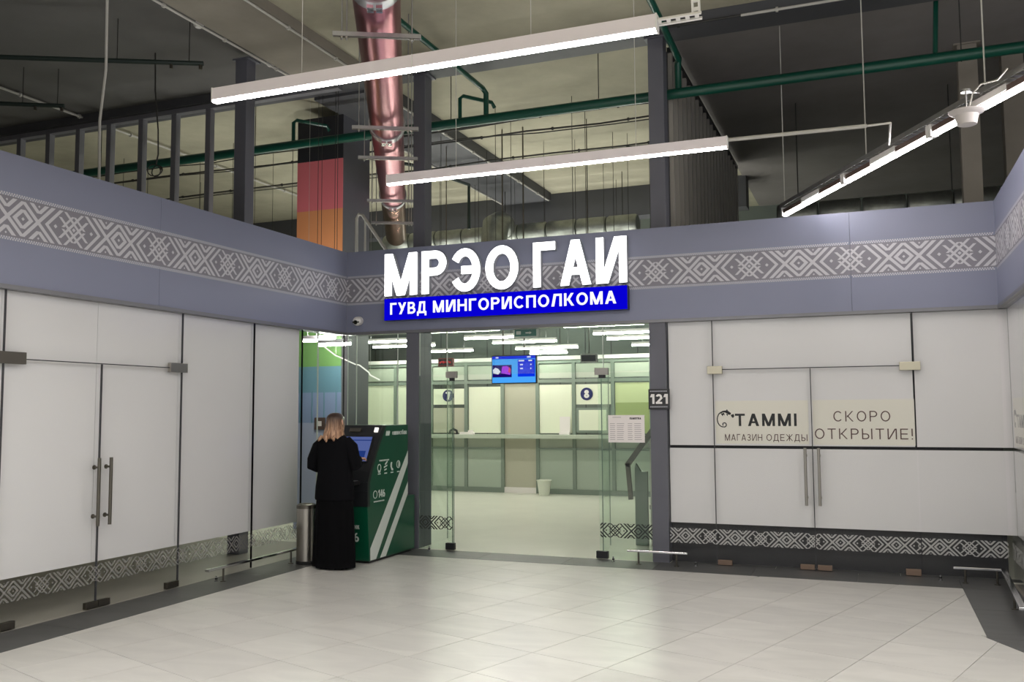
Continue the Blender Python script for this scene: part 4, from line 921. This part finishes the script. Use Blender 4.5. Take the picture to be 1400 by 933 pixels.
# dark edging on the flank following the front profile
eo = [(8.70,.62),(8.695,.79),(8.70,.885),(8.75,1.0),(8.856,1.20),(9.016,1.50)]
inn = [(y+.045, z) for y, z in eo[:-1]]+[(9.10, 1.50)]
mb = MB()
for i in range(len(eo)-1): mb.prism([eo[i], inn[i], inn[i+1], eo[i+1]], ((KX1,0,0),(0,1,0),(0,0,1),(1,0,0)), .003)
mb.build('edging', 'kiosk_dark', t)
def slant(x0, s0, x1, s1, m, name, d0=.006, d1=.010):     # rectangle on the slanted screen face, s in 0..1
    a, b = Vector((0, 8.75, 1.0)), Vector((0, 9.016, 1.50)); dd = b-a; n = Vector((0, -dd.z, dd.y)).normalized()
    o = Vector((0,0,0)); V = [Vector((x, 0, 0))+a+dd*s+n*k for k in (d0, d1) for x, s in ((x0, s0), (x1, s0), (x1, s1), (x0, s1))]
    return MB().add(V, [(0,3,2,1),(4,5,6,7),(0,1,5,4),(1,2,6,5),(2,3,7,6),(3,0,4,7)]).build(name, m, t)
slant(-5.74, .18, -5.21, .74, 'black_plastic', 'screen_frame', .002, .022)
slant(-5.725, .20, -5.225, .725, 'kiosk_screen', 'screen', .022, .024)
slant(-5.725, .64, -5.225, .66, 'kiosk_screen_dark', 'screen_line', .024, .025)
slant(-5.40, .22, -5.26, .42, 'kiosk_screen_dark', 'screen_graphic', .024, .025)
slant(-5.55, .845, -5.40, .92, 'steel_dark', 'camera_slot', .004, .022)
for x in (-5.745, -5.205): slant(x-.022, .84, x+.022, .935, 'kiosk_lamp', 'status_lamp', .004, .022)
MB().box(-5.70, -5.24, 8.56, 8.72, .86, .90).build('keyboard_tray', 'black_plastic', t, bevel=.004)
m = MB()
for r in range(4):
    for k in range(10): m.box(-5.68+k*.042, -5.645+k*.042, 8.58+r*.03, 8.603+r*.03, .90, .906)
m.build('keys', 'galv', t)['kind'] = 'stuff'
MB().box(-5.62, -5.34, 8.683, 8.70, .66, .74).build('cash_slot', 'black_plastic', t); MB().box(-5.60, -5.36, 8.679, 8.684, .69, .70).build('slot_lip', 'galv', t)
KS = ((KX1,0,0),(0,1,0),(0,0,1),(1,0,0))
MB().prism([(8.765,.035),(8.762,.165),(9.617,1.19),(9.617,1.045),(8.885,.035)], KS, .002).build('stripe', 'kiosk_white', t)
MB().prism([(8.975,.035),(9.617,.825),(9.617,.69),(9.10,.035)], KS, .002).build('stripe', 'kiosk_white', t)
def kside(y, z): return ((KX1+.0005,y,z),(0,1,0),(0,0,1),(1,0,0))
m = MB()       # little emblem of three petals before the bank's name
for k in range(3): m.prism([(k*.03, 0), (k*.03+.02, -.005), (k*.03+.042, .04), (k*.03+.02, .055)], kside(9.085, 1.385), .002)
m.build('emblem', 'kiosk_white', t)
text_mb('Белинвестбанк', kside(9.20, 1.388), .385, .055, .16, .12, .002).build('lettering', 'kiosk_white', t)
m = MB()
for k in range(7): m.prism([(k*.032,0),(k*.032+.022,0),(k*.032+.022,.016),(k*.032,.016)], kside(8.95, 1.10), .002)
m.build('caption', 'kiosk_white', t)['kind'] = 'stuff'
def ring(y, z, r, w_, poly=None):
    m = MB()
    for i in range(14):
        a, b = 2*PI*i/14, 2*PI*(i+1)/14
        m.prism([(r*math.cos(a), r*math.sin(a)), (r*math.cos(b), r*math.sin(b)), ((r-w_)*math.cos(b), (r-w_)*math.sin(b)), ((r-w_)*math.cos(a), (r-w_)*math.sin(a))], kside(y, z), .002)
    return m
m = ring(8.945, 1.03, .042, .010); m.prism([(-.02,-.055),(.02,-.055),(.03,-.035),(-.03,-.035)], kside(8.945,1.03), .002); m.build('icon', 'kiosk_white', t)
m = MB(); m.prism([(-.04,-.03),(.035,-.01),(.035,.005),(-.04,-.015)], kside(9.09,1.05), .002); m.prism([(-.03,-.06),(.02,-.05),(.02,-.035),(-.03,-.045)], kside(9.09,1.05), .002); m.prism([(-.01,.0),(.045,.035),(.035,.05),(-.02,.015)], kside(9.09,1.05), .002); m.build('icon', 'kiosk_white', t)
m = MB(); m.prism([(-.02,.045),(.005,.04),(-.008,.01),(-.002,-.02),(.028,-.035),(.022,-.055),(-.01,-.05),(-.035,-.01),(-.035,.025)], kside(9.235,1.035), .002); m.build('icon', 'kiosk_white', t)
m = ring(9.385, 1.045, .045, .008); m.prism([(0,-.035),(.038,-.01),(.03,.03),(.005,.04)], kside(9.385,1.045), .002); m.build('icon', 'kiosk_white', t)
m = MB()
for k, y in enumerate((8.945, 9.09, 9.235, 9.385)): m.prism([(-.03,0),(.03,0),(.03,.012),(-.03,.012)], kside(y, .955), .002)
m.build('caption', 'kiosk_white', t)['kind'] = 'stuff'
m = ring(8.86, .74, .045, .008); m.build('icon', 'kiosk_white', t)
text_mb('146', kside(8.925, .70), .15, .085, .17, .12, .002).build('lettering', 'kiosk_white', t)
m = MB()
for k in range(7): m.prism([(k*.034,0),(k*.034+.024,0),(k*.034+.024,.014),(k*.034,.014)], kside(8.83, .655), .002)
m.build('caption', 'kiosk_white', t)['kind'] = 'stuff'
def kf(x, z): return ((x, 8.745-(z-.03)*.0763-.003, z), (1,0,0), (0,-.076,1), (0,-1,0))
text_mb('банк', kf(-5.40, .375), .14, .06, .15, .14, .002).build('lettering', 'kiosk_white', t)
text_mb('146', kf(-5.46, .235), .19, .10, .17, .12, .002).build('lettering', 'kiosk_white', t)

# ================================================================== WOMAN AT THE KIOSK
PX, PYw = -5.365, 8.385
t = thing('person', 'blond woman in black coat and long skirt using the kiosk, back to camera', 'person', (PX, PYw, 0))
hm = bpy.data.materials.new('hair'); hm.use_nodes = True; nt = hm.node_tree; b = nt.nodes['Principled BSDF']; L = nt.links.new
tc = nt.nodes.new('ShaderNodeTexCoord'); mp = nt.nodes.new('ShaderNodeMapping'); mp.inputs['Scale'].default_value = (55, 55, 3)
n = nt.nodes.new('ShaderNodeTexNoise'); n.inputs['Scale'].default_value = 1.6; n.inputs['Detail'].default_value = 4
sx = nt.nodes.new('ShaderNodeSeparateXYZ'); mr = nt.nodes.new('ShaderNodeMapRange'); mr.inputs[1].default_value = 1.45; mr.inputs[2].default_value = 1.60
L(tc.outputs['Object'], mp.inputs[0]); L(mp.outputs[0], n.inputs['Vector']); L(tc.outputs['Object'], sx.inputs[0]); L(sx.outputs['Z'], mr.inputs[0])
r1 = nt.nodes.new('ShaderNodeValToRGB'); r1.color_ramp.elements[0].position = .35; r1.color_ramp.elements[1].position = .65
r1.color_ramp.elements[0].color = lin((112, 76, 56)); r1.color_ramp.elements[1].color = lin((206, 164, 130)); L(n.outputs['Fac'], r1.inputs[0])
mx = nt.nodes.new('ShaderNodeMixRGB'); mx.inputs[2].default_value = lin((58, 40, 32)); L(mr.outputs[0], mx.inputs[0]); L(r1.outputs[0], mx.inputs[1]); L(mx.outputs[0], b.inputs['Base Color'])
b.inputs['Roughness'].default_value = .42; mats['hair'] = hm
def skin_bm(V, E, R, sub=2):
    me = bpy.data.meshes.new('tmp'); me.from_pydata([tuple(v) for v in V], E, []); me.update()
    o = bpy.data.objects.new('tmp', me); col.objects.link(o)
    m = o.modifiers.new('s', 'SKIN'); m.use_smooth_shade = True
    lay = me.skin_vertices[0].data if me.skin_vertices else None
    for i, r in enumerate(R):
        lay[i].radius = r if isinstance(r, tuple) else (r, r); lay[i].use_root = (i == 0)
    sb = o.modifiers.new('u', 'SUBSURF'); sb.levels = sub; sb.render_levels = sub
    dg = bpy.context.evaluated_depsgraph_get(); me2 = bpy.data.meshes.new_from_object(o.evaluated_get(dg))
    bpy.data.objects.remove(o); bpy.data.meshes.remove(me); return me2
def W(x, y, z): return (PX+x, PYw+y, z)
BV = [W(0,0,.92), W(0,.0,1.06), W(0,.01,1.22), W(0,0,1.335), W(0,0,1.405), W(0,.012,1.455), W(0,.028,1.515), W(0,.018,1.565), W(0,.008,1.60),
      W(-.09,0,.85), W(-.09,.015,.48), W(-.085,-.01,.10), W(-.09,.11,.035), W(.09,0,.85), W(.09,.015,.48), W(.085,-.01,.10), W(.09,.11,.035),
      W(-.155,0,1.345), W(-.265,-.02,1.10), W(-.20,.17,1.02), W(.155,0,1.345), W(.235,0,1.10), W(.16,.21,1.14)]
BE = [(0,1),(1,2),(2,3),(3,4),(4,5),(5,6),(6,7),(7,8),(0,9),(9,10),(10,11),(11,12),(0,13),(13,14),(14,15),(15,16),(3,17),(17,18),(18,19),(3,20),(20,21),(21,22)]
BR = [(.14,.11),(.115,.09),(.13,.10),(.085,.065),(.05,.05),(.048,.05),(.062,.068),(.078,.088),(.055,.065),.085,.058,.038,.03,.085,.058,.038,.03,.040,.040,.027,.040,.040,.027]
def hand(wr_, fwd, side, down):
    """palm from the wrist along fwd; side points to the thumb; down is the palm's inner side"""
    w_, f, s, d = Vector(wr_), Vector(fwd).normalized(), Vector(side).normalized(), Vector(down).normalized()
    V = [w_+f*.045, w_, w_+f*.085]; E = [(0,1),(0,2)]; R = [(.034,.016), .024, (.036,.014)]
    for k, (off, ln) in enumerate(((.028,.068),(.009,.078),(-.010,.072),(-.028,.056))):
        i = len(V); b0 = w_+f*.088+s*off
        V += [b0, b0+f*ln*.42+d*.006, b0+f*ln*.75+d*.020, b0+f*ln*.95+d*.036]; R += [.0095,.0088,.0080,.0068]
        E += [(2,i),(i,i+1),(i+1,i+2),(i+2,i+3)]
    i = len(V); b0 = w_+f*.035+s*.03
    V += [b0, b0+f*.028+s*.022+d*.008, b0+f*.055+s*.028+d*.014]; R += [.0125,.0105,.0085]; E += [(0,i),(i,i+1),(i+1,i+2)]
    return skin_bm(V, E, R, 1)
bm = bmesh.new()
for me in (skin_bm(BV, BE, BR), hand(W(.16,.21,1.14), (-.1,.95,.10), (-1,-.05,0), (0,-.1,-1)), hand(W(-.20,.17,1.02), (.35,.9,-.25), (.9,-.3,0), (0,-.2,-1))):
    bm.from_mesh(me); bpy.data.meshes.remove(me)
fx = MB()          # nose, lips, ears on the far side of the head
fx.loft([[W(-.010,.095,1.56), W(.010,.095,1.56), W(0,.101,1.562)], [W(-.016,.098,1.525), W(.016,.098,1.525), W(0,.124,1.525)], [W(-.008,.097,1.515), W(.008,.097,1.515), W(0,.108,1.513)]])
for s in (-1, 1): fx.tube([W(s*.078,.0,1.50), W(s*.086,-.008,1.53), W(s*.086,-.012,1.56), W(s*.078,0,1.575)], [.006,.012,.013,.006], 8)
tmp = fx.mesh('tmp', 'skin'); bm.from_mesh(tmp)
me = bpy.data.meshes.new('body'); bm.to_mesh(me); bm.free(); me.materials.append(mats['skin']); me.polygons.foreach_set('use_smooth', [True]*len(me.polygons))
o = bpy.data.objects.new('body', me); col.objects.link(o); attach(o, t)
for s in (-1, 1):
    e = MB().lathe(W(s*.032, .090, 1.555), [(.001,-.011),(.008,-.008),(.011,0),(.008,.008),(.001,.011)], 12).build('eye', 'paper', t, True)
    MB().tube([W(s*.032, .099, 1.555), W(s*.032, .1025, 1.555)], .0055, 10).build('iris', 'brown_box', e)
    MB().tube([W(s*.018, .098, 1.574), W(s*.034, .100, 1.579), W(s*.05, .092, 1.574)], .0035, 6).build('eyebrow', 'hair_root', t, True)
MB().tube([W(-.022,.092,1.492), W(0,.099,1.494), W(.022,.092,1.492)], [.003,.006,.003], 8).build('mouth', 'band_red', t, True)
def ell(z, rx, ry, cx=0, cy=0, n=36, pleat=0, k=9, ph=0):
    return [W(cx+(rx+pleat*math.cos(k*a+ph))*math.cos(a), cy+(ry+pleat*math.cos(k*a+ph))*math.sin(a), z) for a in (2*PI*i/n for i in range(n))]
MB().loft([ell(.022,.245,.15,0,0,54,.014,9), ell(.25,.235,.148,0,0,54,.012,9,.2), ell(.5,.225,.142,0,0,54,.009,9,.3), ell(.75,.205,.135,0,0,54,.004,9), ell(.95,.185,.13,0,0,54)]).build('skirt', 'cloth_skirt', t, True)
jk = MB()
jk.loft([ell(.725,.222,.155,-.005,0,48,.004,6), ell(.74,.228,.16,-.005,0,48,.004,6), ell(.86,.218,.158,0,0,48,.003,5), ell(1.0,.198,.142,0,0,48,.002,5), ell(1.14,.205,.142,0,.005,48), ell(1.25,.212,.140,0,.005,48), ell(1.32,.205,.122,0,0,48), ell(1.36,.175,.10,0,0,48), ell(1.395,.115,.082,0,0,48), ell(1.425,.075,.068,0,.004,48), ell(1.44,.066,.062,0,.006,48)])
jk.tube([W(-.13,0,1.345), W(-.205,-.008,1.28), W(-.265,-.02,1.14), W(-.275,-.015,1.085), W(-.255,.05,1.06), W(-.205,.155,1.025)], [.062,.070,.064,.064,.058,.047], 16)
jk.tube([W(.13,0,1.345), W(.200,.0,1.28), W(.238,.0,1.14), W(.243,.012,1.09), W(.222,.07,1.10), W(.166,.195,1.138)], [.062,.070,.064,.062,.056,.045], 16)
jk.build('coat', 'cloth_black', t, True)
MB().loft([ell(1.405,.085,.075,0,.002,30), ell(1.45,.072,.068,0,.004,30), ell(1.452,.064,.06,0,.004,30), ell(1.41,.072,.065,0,.002,30)]).build('collar', 'cloth_skirt', t, True)
def crow(z, ro, ry, ri, riy, op, cx=0, cy=-.004, n=30):     # C-shaped hair section, open towards the face
    a0, a1 = PI/2+math.radians(op), PI/2+2*PI-math.radians(op); out = []
    for i in range(n):
        a = a0+(a1-a0)*i/(n-1); q = 1+.035*math.sin(17*a+z*9)+.02*math.sin(31*a)
        out.append(W(cx+ro*q*math.cos(a), cy+ry*q*math.sin(a), z+.010*math.sin(13*a)*(1 if z < 1.4 else 0)))
    for i in range(n-1, -1, -1):
        a = a0+(a1-a0)*i/(n-1); out.append(W(cx+ri*math.cos(a), cy+riy*math.sin(a), z))
    return out
MB().loft([crow(1.375,.118,.105,.092,.078,66,-.016,-.02), crow(1.40,.114,.106,.09,.08,64,-.013,-.018), crow(1.45,.104,.105,.082,.08,60,-.008,-.012), crow(1.50,.096,.105,.076,.084,54,-.002), crow(1.55,.092,.106,.074,.086,46), crow(1.59,.087,.103,.064,.08,30), crow(1.62,.078,.088,.04,.05,8), crow(1.638,.052,.06,.012,.014,3), crow(1.646,.020,.022,.004,.004,2)]).build('hair', 'hair', t, True)
MB().tube([W(-.10,-.10,1.40), W(-.125,-.11,1.37), W(-.14,-.115,1.345)], [.02,.018,.006], 8).tube([W(-.03,-.125,1.40), W(-.03,-.135,1.36), W(-.028,-.13,1.335)], [.022,.02,.006], 8).tube([W(.05,-.12,1.40), W(.06,-.13,1.37), W(.062,-.128,1.345)], [.02,.018,.006], 8).build('hair_tips', 'hair', t, True)
for s in (-1, 1):
    sh = MB(); X = s*.088
    sh.loft([[W(X+rx*math.cos(a), cy+ry*math.sin(a), z) for a in (2*PI*i/18 for i in range(18))] for z, rx, ry, cy in ((.003,.042,.125,.04),(.02,.046,.13,.04),(.05,.044,.11,.03),(.085,.038,.06,-.01),(.10,.032,.045,-.015))])
    so = sh.build('shoe', 'shoe', t, True); MB().box(PX+X-.04, PX+X+.04, PYw-.08, PYw-.02, .0015, .012).build('heel', 'rubber', so)
bpy.context.view_layer.update()
